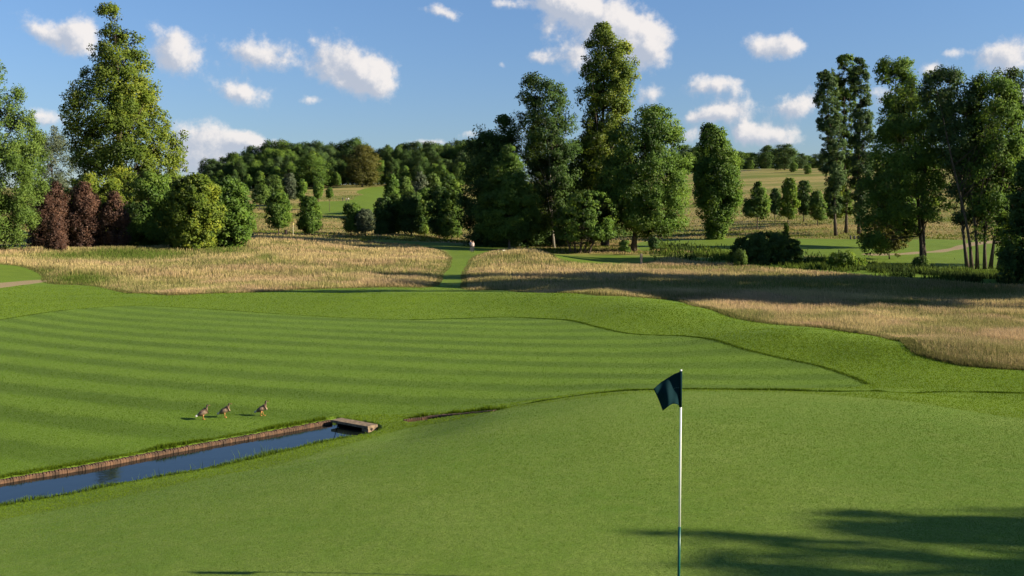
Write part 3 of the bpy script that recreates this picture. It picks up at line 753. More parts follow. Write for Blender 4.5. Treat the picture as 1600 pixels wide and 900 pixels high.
for layer, (d, dy, n) in enumerate(((560, 0, 30), (535, 9, 26), (508, 20, 24), (486, 34, 22))):
    for i in range(n):
        px = 318+(765-318)*(i+.5+.6*(RNG.random()-.5))/n
        if layer == 3 and 548 < px < 625: continue
        y = skyline(px)+dy+RNG.normal(0, 3.0)+(2 if layer == 0 else 0)
        k = int(RNG.choice([0, 1, 2, 3], p=[.3, .27, .2, .23])) if layer < 3 else int(RNG.choice([0, 1, 2, 5], p=[.2, .2, .4, .2]))
        if layer in (1, 2) and 550 < px < 585: k = 4
        place_wood(px, d+RNG.normal(0, 5), y, k, WL[k], WG, 1.0 if layer < 3 else .9)
place_wood(490, 470, 238, 2, 'large mid green tree standing forward of the skyline wood', WG, 1.25)
place_wood(566, 474, 228, 4, 'large brownish tree standing forward of the skyline wood', WG, 1.3)
place_wood(556, 572, 217, 3, 'tallest dark tip of the skyline wood', WG, .6)
# behind the central clump and on the right hand hill
sky2 = lambda px: np.interp(px, [1060,1080,1110,1140,1158,1175,1195,1208,1225,1245,1262,1275,1300,1340,1420,1600], [232,228,230,233,238,236,230,231,227,232,244,241,240,238,236,236])
HG = 'trees on the right hand hilltop'
HL = {0: 'dark rounded tree on the right hand hilltop', 1: 'blue green tree on the right hand hilltop', 2: 'mid green tree on the right hand hilltop', 3: 'tall dark tree on the right hand hilltop'}
for layer, (d, dy, n) in enumerate(((690, 0, 22), (655, 10, 18))):
    for i in range(n):
        px = 1060+(1640-1060)*(i+.5+.5*(RNG.random()-.5))/n
        k = int(RNG.choice([0, 1, 2, 3]))
        place_wood(px, d, sky2(px)+dy+RNG.normal(0, 2), k, HL[k], HG, 1.75)
place_wood(1226, 560, 226, 1, 'large blue green dome shaped tree on the right hand hilltop', HG, 1.5)
for px, d, y, k in ((1252, 600, 240, 1), (1155, 640, 246, 2), (1172, 600, 250, 2), (1286, 520, 243, 3), (1240, 520, 254, 2), (1262, 500, 258, 2), (1196, 640, 238, 0)):
    place_wood(px, d, y, k, HL[k], HG, 1.2)
for u, o in zip(used, PROTO):
    if not u:
        for c in list(o.children): bpy.data.objects.remove(c)
        bpy.data.objects.remove(o)

# trees beyond the right and behind the camera: out of frame, they throw the long evening shadows
def off_tree(x, y, h, w, label, mat='mid', clear=.12, gap=.3):
    b = Vector((x, y, float(zt(np.array([x]), np.array([y]))[0])-.1))
    prof = [(h*clear, -w*.3, w*.3), (h*(clear+.12), -w*.48, w*.46), (h*max(.5, clear+.16), -w*.5, w*.5), (h*.7, -w*.42, w*.43), (h*.88, -w*.24, w*.26), (h, -w*.07, w*.07)]
    return make_tree('tree', label, 'tree', b, prof, L[mat], nc=220, nl=70 if gap == 0 else 36 if gap > .2 else 60, rc=w*.09, leaf=.45 if gap == 0 else .32, r0=.45, gap=gap, group='trees out of frame to the right')
OFF = [(50, 74, 25, 12, .12), (58, 61, 34, 13, .42), (64, 73, 36, 15, .20), (52, 84, 26, 12, .12), (62, 56, 33, 11, .50), (66, 82, 38, 14, .30), (56, 69, 30, 12, .25), (72, 67, 38, 15, .35), (70, 55, 41, 13, .52),
       (26.4, 5.8, 11.2, 7.6, .12), (36.4, 1.4, 15.2, 9, .12), (33.0, 4.0, 12.4, 8.5, .12), (28, -4, 15, 9, .12)]
for i, (x, y, h, w, cl) in enumerate(OFF):
    off_tree(x, y, h, w, 'full leafed tree standing outside the view to the right', clear=cl, gap=.42 if 5 < y < 20 else .12 if y < 20 else 0)

# ------------------------------------------------------------------ grasses
def vnoise(x, y, s, seed=0):
    """cheap smooth value noise in 0..1"""
    x = x/s+seed*17.3; y = y/s+seed*9.7
    i = np.floor(x).astype(np.int64); j = np.floor(y).astype(np.int64); u = sm(x-i); v = sm(y-j)
    h = lambda a, b: (((a*374761393+b*668265263+seed*974711) ^ ((a*374761393+b*668265263) >> 13))*1274126177 & 0xffff)/65535.
    return h(i, j)*(1-u)*(1-v)+h(i+1, j)*u*(1-v)+h(i, j+1)*(1-u)*v+h(i+1, j+1)*u*v

def blades(name, label, cat, x, y, h, w, cb, ct, lean=.25, dz=0):
    n = len(x); z = zt(x, y)-.004-.016*np.clip(h/.2, 0, 1)+dz
    az = RNG.random(n)*math.pi; la = RNG.random(n)*2*math.pi
    dx = np.cos(az)*w/2; dy = np.sin(az)*w/2
    lx = np.cos(la)*lean*h*RNG.random(n)-.06*h; ly = np.sin(la)*lean*h*RNG.random(n)
    B = np.column_stack([x, y, z])
    V = np.empty((n, 5, 3))
    V[:, 0] = B+np.column_stack([-dx, -dy, 0*x]); V[:, 1] = B+np.column_stack([dx, dy, 0*x])
    M = B+np.column_stack([lx*.35, ly*.35, h*.6])
    V[:, 2] = M+np.column_stack([dx, dy, 0*x])*.9; V[:, 3] = M-np.column_stack([dx, dy, 0*x])*.9
    V[:, 4] = B+np.column_stack([lx, ly, h])
    k = np.arange(n)[:, None]*5
    T = np.concatenate([k+np.array([0, 1, 2]), k+np.array([0, 2, 3]), k+np.array([3, 2, 4])], 0)
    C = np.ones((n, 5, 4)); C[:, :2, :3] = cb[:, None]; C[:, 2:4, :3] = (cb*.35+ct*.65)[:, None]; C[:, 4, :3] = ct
    me = mesh_np(name, V.reshape(-1, 3), T, M_BLADE, {'col': ('FLOAT_COLOR', C.reshape(-1, 4))})
    o = link(name, me); tag(o, label, cat, kind='stuff'); return o

def sample_zone(polys, n, pxr, dr):
    """points spread evenly over the picture area of the zones"""
    px = pxr[0]+(pxr[1]-pxr[0])*RNG.random(n); d = 1/(1/dr[1]+(1/dr[0]-1/dr[1])*RNG.random(n))
    x = (px-800)/F*d; s = np.max([sdist(p, x, d) for p in polys], axis=0)
    return x, d, s, px

def tall_grass():
    x, y, s, px = sample_zone([Z_ROUGHL, Z_ROUGHR], 1500000, (-260, 1900), (33, 215))
    ke = s > -.05
    x, y, s, px = x[ke], y[ke], s[ke], px[ke]
    row = HY+F*(ZC-zt0(x, y))/y
    green = sm((vnoise(x, y, 7, 1)*.6+vnoise(x, y, 2.2, 2)*.4-.50)/.2)*.6
    for cx, cy, rx, ry, k in ((205,399,110,11,1.4), (350,394,60,6,1.0), (110,402,70,8,1.1), (340,388,60,8,1.1), (125,438,75,12,1.2), (330,410,60,5,.7), (470,430,120,5,.5), (60,425,50,6,1), (415,404,22,6,.9), (1400,478,90,6,1), (1480,486,150,7,.5),
                              (690,452,60,8,.6), (1200,448,420,15,.85), (1500,460,200,14,.85), (760,446,120,9,.6), (1520,525,22,9,.7), (950,402,90,5,.5), (300,418,50,6,.6)):  # wide patches along the tree-shadow band deepen its shade with dark green
        green = np.maximum(green, k*np.exp(-((px-cx)/rx)**2-((row-cy)/ry)**2))
    pink = sm((vnoise(x, y, 5, 3)*.6+vnoise(x, y, 1.5, 4)*.4-.42)/.2)
    n = len(x); g = np.clip(green+.22*RNG.normal(size=n), 0, 1)[:, None]; p = np.clip(pink+.25*RNG.normal(size=n), 0, 1)[:, None]
    straw = np.array([.68, .52, .24]); rose = np.array([.66, .44, .26]); olive = np.array([.26, .27, .06]); deep = np.array([.070, .145, .022])
    jit = ((.86+.28*RNG.random(n))*(.86+.32*vnoise(x, y, 3.3, 21)))[:, None]
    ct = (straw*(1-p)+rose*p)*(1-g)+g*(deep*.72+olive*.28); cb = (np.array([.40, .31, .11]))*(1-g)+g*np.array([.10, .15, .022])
    edge = np.clip(s/2.4+.25*(vnoise(x, y, 1.1, 31)-.5), 0, 1)
    h = (.20+.18*RNG.random(n)**2+.22*vnoise(x, y, 2.2, 5)+.14*vnoise(x, y, .7, 6))*(.34+.66*edge)*(1-.15*g[:, 0])
    w = np.maximum(.006, y*.0003)*(.7+.7*RNG.random(n))
    # a darker, greener skirt where the long grass meets the mown turf
    sk = (s < .5)[:, None]*.75
    ct = ct*(1-sk)+sk*np.array([.15, .15, .045]); cb = cb*(1-sk)+sk*np.array([.06, .08, .016])
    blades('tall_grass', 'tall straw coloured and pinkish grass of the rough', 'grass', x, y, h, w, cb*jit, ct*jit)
tall_grass()

def field_grass():
    x, y, s, px = sample_zone(Z_MOWN, 160000, (-100, 1700), (150, 420))
    ke = (s < -.5) & (np.maximum(sdist(Z_ROUGHL, x, y), sdist(Z_ROUGHR, x, y)) < 0)
    x, y = x[ke], y[ke]; n = len(x)
    g = sm((vnoise(x*.35, y, 9, 6)*.65+vnoise(x, y, 3, 7)*.35-.42)/.2)
    g = (g > RNG.random(n))[:, None].astype(float); jit = (.7+.6*RNG.random(n))[:, None]
    ct = np.array([.46, .34, .17])*(1-g)+g*np.array([.18, .20, .035]); cb = np.array([.22, .18, .05])*(1-g)+g*np.array([.08, .11, .016])
    blades('meadow_grass', 'straw and green meadow grass on the far slopes', 'grass', x, y, (.18+.25*RNG.random(n)), y*.0006*(.7+.6*RNG.random(n)), cb*jit, ct*jit)
field_grass()

def stream_weeds():
    """reeds and weeds along the shaded ditch in front of the right hand trees"""
    n = 26000
    px = 1015+610*RNG.random(n); row = np.interp(px, [1015,1100,1200,1300,1400,1500,1620], [391,400,409,414,424,431,440])+RNG.normal(0, 5.5, n)
    H = np.interp(row, [380, 450], [6.5, 6.6]); y = F*6.55/(row-HY); x = (px-800)/F*y
    cl = vnoise(x, y, 2.2, 8)*.6+vnoise(x, y, .8, 9)*.4
    ke = cl > .47; x, y, cl = x[ke], y[ke], cl[ke]; m = len(x); jit = (.6+.8*RNG.random(m))[:, None]
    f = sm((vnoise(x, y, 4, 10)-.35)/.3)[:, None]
    ct = np.array([.15, .21, .03])*f+(1-f)*np.array([.06, .09, .026]); cb = np.array([.03, .05, .012])+0*ct  # dark patches put the ditch's shade into the weed colour
    blades('stream_weeds', 'dark reeds and weeds along the ditch below the right hand trees', 'weeds', x, y, (.2+.55*RNG.random(m)**1.5)*(.5+cl), y*.0007*(.7+.8*RNG.random(m)), cb*jit, ct*jit, .45)
stream_weeds()

def fringes():
    X, Y, Hh, W, CB, CT = [], [], [], [], [], []
    def along(P, n, spread, h, w, cb, ct, off=0, clump=None):
        P = np.asarray(P); seg = np.linalg.norm(np.diff(P, axis=0), axis=1); cum = np.concatenate([[0], np.cumsum(seg)])
        t = RNG.random(n)*cum[-1]; x = np.interp(t, cum, P[:, 0]); y = np.interp(t, cum, P[:, 1])
        k = np.clip(np.searchsorted(cum, t)-1, 0, len(seg)-1); dr = np.diff(P, axis=0)[k]/seg[k][:, None]
        o = off+RNG.normal(0, spread, n)
        x = x-dr[:, 1]*o; y = y+dr[:, 0]*o
        hh = h*(.5+.8*RNG.random(n))
        if clump: hh = hh*(.35+1.3*vnoise(x, y, clump, 12)**1.5*1.4)
        X.append(x); Y.append(y); Hh.append(hh); W.append(np.full(n, w)); j = (.6+.8*RNG.random(n))[:, None]
        CB.append(np.array(cb)*j); CT.append(np.array(ct)*j)
    G1, G2 = (.05, .085, .006), (.11, .17, .012)
    D1, D2 = (.020, .038, .006), (.045, .075, .010)
    along(CH_NEAR[:-6], 9000, .10, .05, .009, G1, (.12, .19, .02), -.02, .6)
    along(CH_NEAR[:-6], 500, .07, .15, .008, G1, (.12, .19, .02), -.02, .5)
    along(CH_WALL, 9000, .07, .06, .008, G1, G2, .24, .5)
    along(C2_FAR, 1500, .05, .06, .008, G1, G2, .22, .4)
    # uncut lip where the putting green's collar drops away, coloured dark for shade
    lip = smooth_poly(hits([(770,643),(830,630),(900,619),(960,612.5),(1060,609),(1130,609),(1200,610),(1330,612.5),(1450,614),(1600,615.5),(1800,617)]), False, 4)
    along(lip, 16000, .08, .030, .010, (.03, .055, .006), (.06, .10, .010), .12, .5)
    # longer grass at the fairway's far edge, blade shade put into its dark colours
    fe = hits([(-120,520),(0,500),(110,484),(215,478),(320,483),(420,490),(540,497),(640,500),(720,498),(800,496),(880,500),(930,511),(985,522),(1060,525),(1100,529),(1150,543),(1210,558),(1280,573),(1330,590),(1352,601)])
    fe = smooth_poly(fe, False, 4)
    along(fe[:30], 5000, .08, .03, .014, D1, D2, .05)
    along(fe[28:], 12000, .07, .04, .012, (.03, .055, .006), (.06, .10, .010), .05)
    x, y, h, w = [np.concatenate(a) for a in (X, Y, Hh, W)]
    blades('fringe_grass', 'uncut grass fringes along the stream banks and mowing edges', 'grass', x, y, h, w, np.vstack(CB), np.vstack(CT), .5)
fringes()

def turf_blades():
    n = 1650000
    px = -560+2720*RNG.random(n); row = 446+554*RNG.random(n)
    lp = np.linspace(-560, 2160, 70); lr = np.linspace(446, 1000, 90)
    G = np.array([[hit(a, b)[1] for a in lp] for b in lr])
    i = np.clip((row-446)/554*89, 0, 88.99); j = np.clip((px+560)/2720*69, 0, 68.99); a = i-i.astype(int); b = j-j.astype(int); i = i.astype(int); j = j.astype(int)
    y = G[i, j]*(1-a)*(1-b)+G[i+1, j]*a*(1-b)+G[i, j+1]*(1-a)*b+G[i+1, j+1]*a*b
    x = (px-800)/F*y
    sw = np.maximum(sdist(Z_CH, x, y), sdist(Z_CH2, x, y)); sr = np.maximum(sdist(Z_ROUGHL, x, y), sdist(Z_ROUGHR, x, y)); sp = sdist(Z_PATH, x, y)
    ke = (sw < -.05) & (sr < .3) & (sp < 0) & (y < 105); x, y = x[ke], y[ke]; n = len(x)
    sg = sdist(Z_GREEN, x, y); sf = sdist(Z_FAIR, x, y)
    on = (sg > 0)[:, None]; fa = (sf > 0)[:, None]; jit = ((.93+.14*RNG.random(n))*(.84+.32*(.6*vnoise(x, y, 5, 51)+.4*vnoise(x, y, 1.3, 52))))[:, None]
    st = (y+.05*x+np.where(x < 7, -.012*(x-7)**2, 0))/2.9
    k = (1-.42*(np.sin(2*np.pi*st+1.0*(vnoise(x, y, 2, 41)-.5)) > 0)*(.3+.7*vnoise(x, y, 9, 42)))[:, None]
    ct = np.where(on, np.array([.150, .228, .034]), np.where(fa, np.array([.116, .202, .016])*k, np.array([.172, .250, .016])))*jit
    cb = np.where(on, np.array([.096, .172, .018]), np.where(fa, np.array([.075, .135, .008])*k, np.array([.090, .160, .008])))*jit
    h = np.where(sg > 0, np.minimum(y*.0008, .014), np.where(sf > 0, np.minimum(y*.0006, .016), np.minimum(y*.0010, .034)))*(.5+.9*RNG.random(n))
    blades('turf_blades', 'short mown grass blades on the green, the fairway and the banks round them', 'grass', x, y, h, y*.0007*(.6+.7*RNG.random(n)), cb, ct, .7)
turf_blades()

# ------------------------------------------------------------------ the stream
WZ = float(zt0(*[np.array([v]) for v in hit(200, 716)])[0])-.10
def water():
    m, nt, out = new_mat('stream_water'); n = N(nt)
    tc = n('ShaderNodeTexCoord').outputs['Object']
    nz = n.noise(n.vmath('MULTIPLY', tc, (1, 1, 0)), 3.0, 3, .5)
    b = n('ShaderNodeBump', ins={'Height': nz, 'Strength': .035, 'Distance': .05})
    p = n('ShaderNodeBsdfPrincipled', ins={'Base Color': (.006, .009, .008), 'Roughness': .05, 'IOR': 1.30, 'Normal': b.outputs[0]})
    nt.links.new(p.outputs[0], out.inputs[0])
    # a sheet between the wall line and just inside the near bank
    k = len(CH_FAR); t = np.linspace(0, 1, k)
    f = CH_FAR; q = CH_NEAR[np.clip(np.round(t*(len(CH_NEAR)-1)).astype(int), 0, len(CH_NEAR)-1)]
    q = q+(q-f)*.35; f = f+(f-q)*.05
    V = np.vstack([np.column_stack([f, np.full(k, WZ)]), np.column_stack([q, np.full(k, WZ)])])
    i = np.arange(k-1); Fq = np.stack([i, i+k, i+k+1, i+1], -1)
    o = link('water', mesh_np('water', V, Fq, m)); tag(o, 'narrow still stream reflecting the blue sky', 'water', kind='structure')
water()

M_LOG = simple_mat('weathered_timber', (.130, .070, .038), .85, (.055, .033, .020), 5, .5)
M_LOG2 = simple_mat('mossy_timber', (.22, .16, .09), .85, (.10, .085, .035), 9, .5)
M_CONC = simple_mat('weathered_concrete', (.22, .155, .095), .9, (.11, .08, .05), 12, .4)
M_DARK = simple_mat('dark_opening', (.012, .010, .008), .9)  # near-black standing in for the darkness inside openings; also on box feet
def log_wall(P, name, label, hgt, zbot):
    P = np.asarray(P); seg = np.linalg.norm(np.diff(P, axis=0), axis=1); cum = np.concatenate([[0], np.cumsum(seg)])
    mb = MB(); t = 0
    while t < cum[-1]:
        w = .035+.035*RNG.random()
        x = np.interp(t+w/2, cum, P[:, 0]); y = np.interp(t+w/2, cum, P[:, 1])
        k = min(np.searchsorted(cum, t+w/2)-1, len(seg)-1); k = max(k, 0); a = math.atan2(*(P[k+1]-P[k])[::-1])
        zt_ = float(zt0(np.array([x]), np.array([y]))[0])+hgt+RNG.normal(0, .004)
        zb = zbot-.3
        # bevelled stake: a post with a slightly domed head
        mb.box((x, y, (zt_-.02+zb)/2), (w*.97, .15+.02*RNG.random(), zt_-.02-zb), a+RNG.normal(0, .04))
        mb.box((x, y, zt_-.008), (w*.9, .135, .022), a, .75)
        t += w+.004
    o = mb.build(name, M_LOG); tag(o, label, 'retaining wall'); return o
log_wall(CH_WALL+np.array([-.03, .05]), 'timber_edging', 'long brown timber edging holding the bank of the stream', -.015, WZ)
log_wall(C2_FAR+np.array([-.02, .06]), 'timber_edging', 'short separate piece of timber edging beyond the sluice', .01, WZ+.1)

def sluice():
    top = float(zt0(*[np.array([v]) for v in hit(521, 657)])[0])+.05
    P = lambda px, py: np.array([(px-800)*(ZC-top)/(py-HY), F*(ZC-top)/(py-HY)])
    a, b = P(517, 656), P(575, 666.5)
    mid = (a+b)/2; v = b-a; Ln = float(np.linalg.norm(v)); rz = math.atan2(v[1], v[0]); t = top-WZ
    root = empty('stream_sluice', (mid[0], mid[1], WZ), rz); tag(root, 'low weathered sluice slab across the end of the stream', 'sluice')
    mb = MB(); mb.box((0, .17, t-.03), (Ln, .34, .06), 0, .985); mb.build('slab', M_CONC, root)
    mb = MB(); mb.box((Ln/2-.12, .172, (t-.06)/2-.15), (.22, .31, t-.06+.3), 0); mb.build('end_block', M_CONC, root)
    mb = MB(); mb.box((-.13, .26, t/2-.14), (Ln-.24, .03, t+.14), 0); mb.build('recess_shade', M_DARK, root)  # near-black sheet added for the shade in the recess under the slab
    mb = MB(); mb.tube([(Ln/2-.10, .13, t*.42), (Ln/2-.008, .13, t*.42)], .042, 12); mb.build('pipe', M_DARK, root)
sluice()

# ------------------------------------------------------------------ the flag on the green
M_WHITE = simple_mat('white_paint', (.80, .80, .76), .35, (.74, .74, .70), 6)
M_TEAL = simple_mat('teal_paint', (.008, .085, .075), .35, (.006, .07, .065), 6)
M_FLAG = None
def flag():
    m, nt, out = new_mat('navy_cloth'); n = N(nt)
    tc = n('ShaderNodeTexCoord').outputs['Object']
    nz = n.noise(tc, 40, 3)
    c = n.mix(nz, (.002, .019, .025), (.003, .026, .032))
    d = n('ShaderNodeBsdfPrincipled', ins={'Base Color': c, 'Roughness': .85, 'Sheen Weight': .0, 'Specular IOR Level': .1})
    t = n('ShaderNodeBsdfTranslucent', ins={'Color': (.006, .03, .045)})
    mx = n('ShaderNodeMixShader', ins={0: .25, 1: d.outputs[0], 2: t.outputs[0]}); nt.links.new(mx.outputs[0], out.inputs[0])
    dist = 9.7; b = at(1060, dist); s = dist/F
    root = empty('golf_flag', b); tag(root, 'golf hole flag with dark navy cloth on a white and green pole', 'flag')
    P = lambda px, py, dy=0: ((px-800)*s-b.x, dy, ZC-(py-HY)*s-b.z)
    top = P(1064.3, 577.5); mid = P(1061.8, 823); bot = P(1060.6, 930)
    mb = MB(); mb.tube([mid, top], [.0112, .0095], 12); mb.build('pole', M_WHITE, root, True)
    mb = MB(); mb.tube([(0, 0, -.10), mid], [.0135, .0128], 12); mb.build('pole_foot', M_TEAL, root, True)
    # cloth: hoist edge on the pole, free edge drooping; corners taken from the photo, folds in depth
    hoistT, hoistB = np.array(P(1064, 580)), np.array(P(1063.3, 636))
    nu, nv = 36, 28; V = []
    q = lambda a, bb, c, t: (1-t)**2*np.array(a)+2*t*(1-t)*np.array(bb)+t*t*np.array(c)
    tE = [P(1064, 580), P(1043, 590), P(1020.5, 607)]
    bE = [P(1063.3, 636), P(1051, 621), P(1035, 641)]
    for j in range(nv+1):
        v = j/nv
        for i in range(nu+1):
            u = i/nu
            a = q(*tE, u); c = q(*bE, u)
            p = a*(1-v)+c*v
            p[0] -= .006*math.sin(v*math.pi)*u*(-1)
            fold = .032*math.sin(u*5.2+v*2.6)*u**.6+.018*math.sin(u*11-v*4)*u
            p[1] += fold-.10*u*v+.03*u
            V.append(p)
    V = np.array(V); w = nu+1
    Fq = [(j*w+i, j*w+i+1, (j+1)*w+i+1, (j+1)*w+i) for j in range(nv) for i in range(nu)]
    me = mesh_np('flag_cloth', V, Fq, m, smooth=True)
    o = link('flag_cloth', me, root)
    sd = o.modifiers.new('thickness', 'SOLIDIFY'); sd.thickness = .0015
    # hem and the small pale woven mark near the pole
    mb = MB(); mb.tube([tuple(hoistT+np.array([0, 0, .003])), tuple(hoistB)], (.0135), 10); mb.build('hoist_sleeve', m, root, True)
    k = [int(.47*nv)*w+i for i in (3, 5, 6, 8, 9, 11)]
    mb = MB()
    for a_, b_ in zip(k[::2], k[1::2]):
        pa, pb = V[a_], V[b_]; mb.tube([(pa[0], pa[1]-.003, pa[2]), (pb[0], pb[1]-.003, pb[2]+.001)], .0022, 6)
    mb.build('woven_mark', simple_mat('pale_thread', (.10, .16, .15), .8), root)
    # the hole in the turf
    mb = MB(); mb.tube([(0, 0, .062), (0, 0, .066)], .054, 24); mb.build('hole', M_DARK, root)
flag()

# ------------------------------------------------------------------ ducks
def skin_mesh(name, verts, edges, radii, mat, parent, sub=2, root=0, loc=None):
    me = bpy.data.meshes.new(name); me.from_pydata(verts, edges, []); me.materials.append(mat)
    o = link(name, me, parent, loc)
    md = o.modifiers.new('skin', 'SKIN'); md.use_smooth_shade = True
    for i, r in enumerate(radii):
        sv = me.skin_vertices[0].data[i]; sv.radius = (r, r) if not hasattr(r, '__len__') else r
        sv.use_root = i == root
    s = o.modifiers.new('smooth', 'SUBSURF'); s.levels = s.render_levels = sub
    return o

def duck_mat():
    m, nt, out = new_mat('duck_plumage'); n = N(nt)
    tc = n('ShaderNodeTexCoord').outputs['Object']
    sp = n('ShaderNodeSeparateXYZ', ins={0: tc}); x, z = sp.outputs[0], sp.outputs[2]
    nz = n.noise(tc, 55, 3, .7)
    c = n.mix(nz, (.075, .047, .028), (.19, .125, .078))
    belly = n.math('MULTIPLY', n.ss(x, -.02, .10), n.ss(z, .24, .16))
    c = n.mix(belly, c, (.33, .23, .14))
    c = n.mix(n.ss(z, .285, .32), c, (.060, .045, .034))
    c = n.mix(n.math('MULTIPLY', n.ss(z, .34, .36), n.ss(x, .112, .128)), c, (.20, .15, .11))
    c = n.mix(n.ss(x, -.12, -.14), c, (.45, .43, .40))
    p = n('ShaderNodeBsdfPrincipled', ins={'Base Color': c, 'Roughness': .8, 'Specular IOR Level': .2})
    nt.links.new(p.outputs[0], out.inputs[0]); return m
M_DUCK = duck_mat()
M_WING = simple_mat('duck_wing', (.11, .075, .052), .8, (.20, .14, .10), 60)
M_ORANGE = simple_mat('orange_skin', (.40, .19, .05), .6, (.34, .15, .04), 20)
M_BEAK = simple_mat('duck_beak', (.22, .12, .05), .5)
M_TAIL = simple_mat('white_feather', (.50, .48, .44), .8)
M_EYE = simple_mat('dark_eye', (.01, .01, .01), .2)
def make_duck(b, rz, label, up=1.0, stride=0.0, scale=1.0):
    root = empty('duck', b, rz); root.scale = (scale,)*3; tag(root, label, 'duck', 'three ducks walking on the fairway')
    nz = .30*up
    v = [(-.150, 0, .118), (-.105, 0, .136), (-.045, 0, .165), (.03, 0, .195), (.075, 0, .222), (.092, 0, .262), (.098, 0, nz+.02), (.106, 0, nz+.065), (.132, 0, nz+.068)]
    r = [(.012, .022), (.038, .050), (.068, .074), (.078, .080), (.060, .060), (.032, .032), (.024, .024), (.031, .030), (.018, .016)]
    skin_mesh('body', v, [(i, i+1) for i in range(8)], r, M_DUCK, root, 2, 3)
    mb = MB(); z0 = nz+.064
    mb.tube([(.138, 0, z0), (.155, 0, z0-.004), (.176, 0, z0-.009), (.182, 0, z0-.010)], [.010, .010, .010, .005], 8); mb.build('beak', M_BEAK, root, True)
    for s in (-1, 1):
        w = [(.045, s*.066, .222), (-.01, s*.080, .195), (-.07, s*.062, .162), (-.135, s*.022, .142)]
        skin_mesh('wing', w, [(0, 1), (1, 2), (2, 3)], [(.016, .030), (.022, .044), (.018, .032), (.008, .010)], M_WING, root, 1)
        mb = MB(); mb.tube([(.124, s*.022, nz+.076), (.124, s*.029, nz+.076)], [.006, .004], 8); mb.build('eye', M_EYE, root)
        ox = stride*s
        leg = MB(); leg.tube([(.0, s*.035, .135), (.005+ox*.5, s*.036, .075), (ox, s*.036, .012)], [.020, .0095, .0085], 8)
        lift = .014 if s*stride < 0 else .004
        for a in (-.45, 0, .45):
            leg.tube([(ox, s*.036, lift+.008), (ox+.055*math.cos(a), s*.036+.055*math.sin(a), lift)], [.0075, .0045], 6)
        # webs between the toes
        k = len(leg.v); leg.v += [(ox, s*.036, lift+.007)]+[(ox+.05*math.cos(a), s*.036+.05*math.sin(a), lift+.002) for a in (-.45, 0, .45)]
        leg.f += [(k, k+1, k+2), (k, k+2, k+3)]
        leg.build('leg', M_ORANGE, root, True)
    skin_mesh('tail', [(-.135, 0, .118), (-.172, 0, .108), (-.195, 0, .102)], [(0, 1), (1, 2)], [(.022, .034), (.016, .030), (.006, .018)], M_TAIL, root, 1)
    return root
for px, py, rz, lab, up, st in ((317, 656, .55, 'brown duck at the rear of the three on the fairway', .98, .01),
                                (351, 652.5, .25, 'brown duck in the middle of the three on the fairway', .96, .0),
                                (409, 650, .15, 'brown duck striding ahead of the other two, white tail showing', 1.06, .04)):
    x, y = hit(px, py); make_duck((x, y, float(zt0(np.array([x]), np.array([y]))[0])), rz, lab, up, st, 1.0)

# ------------------------------------------------------------------ people and small things on the course
def cloth_mat(name, top, bottom, waist, skin=(.45, .27, .19), neck=1.47):
    m, nt, out = new_mat(name); n = N(nt)
    z = n('ShaderNodeSeparateXYZ', ins={0: n('ShaderNodeTexCoord').outputs['Object']}).outputs[2]
    c = n.mix(n.math('GREATER_THAN', z, waist), bottom, top); c = n.mix(n.math('GREATER_THAN', z, neck), c, skin)
    c = n.mix(n.math('LESS_THAN', z, .07), c, (.05, .05, .05))
    p = n('ShaderNodeBsdfPrincipled', ins={'Base Color': c, 'Roughness': .85}); nt.links.new(p.outputs[0], out.inputs[0]); return m
M_HAIR = simple_mat('brown_hair', (.05, .03, .02), .7)
def make_person(b, rz, label, top, bottom, pose=0, group=None):
    root = empty('person', b, rz); tag(root, label, 'person', group)
    m = cloth_mat('clothing', top, bottom, .95)
    lean = .10 if pose else 0
    V = [(0, 0, .95), (0, lean*.4, 1.15), (0, lean, 1.38), (0, lean*1.1, 1.50), (0, lean*1.3, 1.60), (0, lean*1.35, 1.70)]; R = [(.15, .11), (.14, .10), (.17, .11), (.055, .055), (.085, .095), (.06, .07)]
    E = [(0, 1), (1, 2), (2, 3), (3, 4), (4, 5)]
    for s in (-1, 1):
        k = len(V); V += [(s*.095, 0, .88), (s*.12, .02, .48), (s*.13, -.01, .08), (s*.14, .14, .04)]; R += [.085, .06, .045, .04]
        E += [(0, k), (k, k+1), (k+1, k+2), (k+2, k+3)]
        k = len(V); hx = .06 if pose else .24
        V += [(s*.19, lean, 1.37), (s*.24, lean+.04+.1*pose, 1.10), (s*hx, lean+.12+.22*pose, .90), (s*hx*.95, lean+.15+.24*pose, .80)]; R += [.055, .045, .032, .035]
        E += [(2, k), (k, k+1), (k+1, k+2), (k+2, k+3)]
    skin_mesh('body', V, E, R, m, root, 1, 0)
    skin_mesh('hair', [(0, lean*1.3-.02, 1.66), (0, lean*1.35-.03, 1.73)], [(0, 1)], [(.075, .085), (.060, .065)], M_HAIR, root, 1)
    return root
p = at(739, 146)
make_person(p, .6, 'person in a pale pink top and dark trousers standing on the mown tee', (.42, .31, .28), (.03, .03, .04))
p = at(735.3, 149)
make_person(p, -.8, 'person in grey half hidden behind the one in pale pink', (.22, .22, .26), (.03, .03, .04))
for px, d, lab, top in ((535.5, 372, 'leftmost dark clad person of the far group on the slope', (.05, .06, .06)), (540.8, 368, 'person between two others in the far group on the slope', (.10, .10, .11)),
                        (545, 370, 'rightmost person of the far group, in a lighter top', (.45, .43, .38))):
    make_person(at(px, d), RNG.random()*6, lab, top, (.03, .03, .03), 1, 'far group of players')

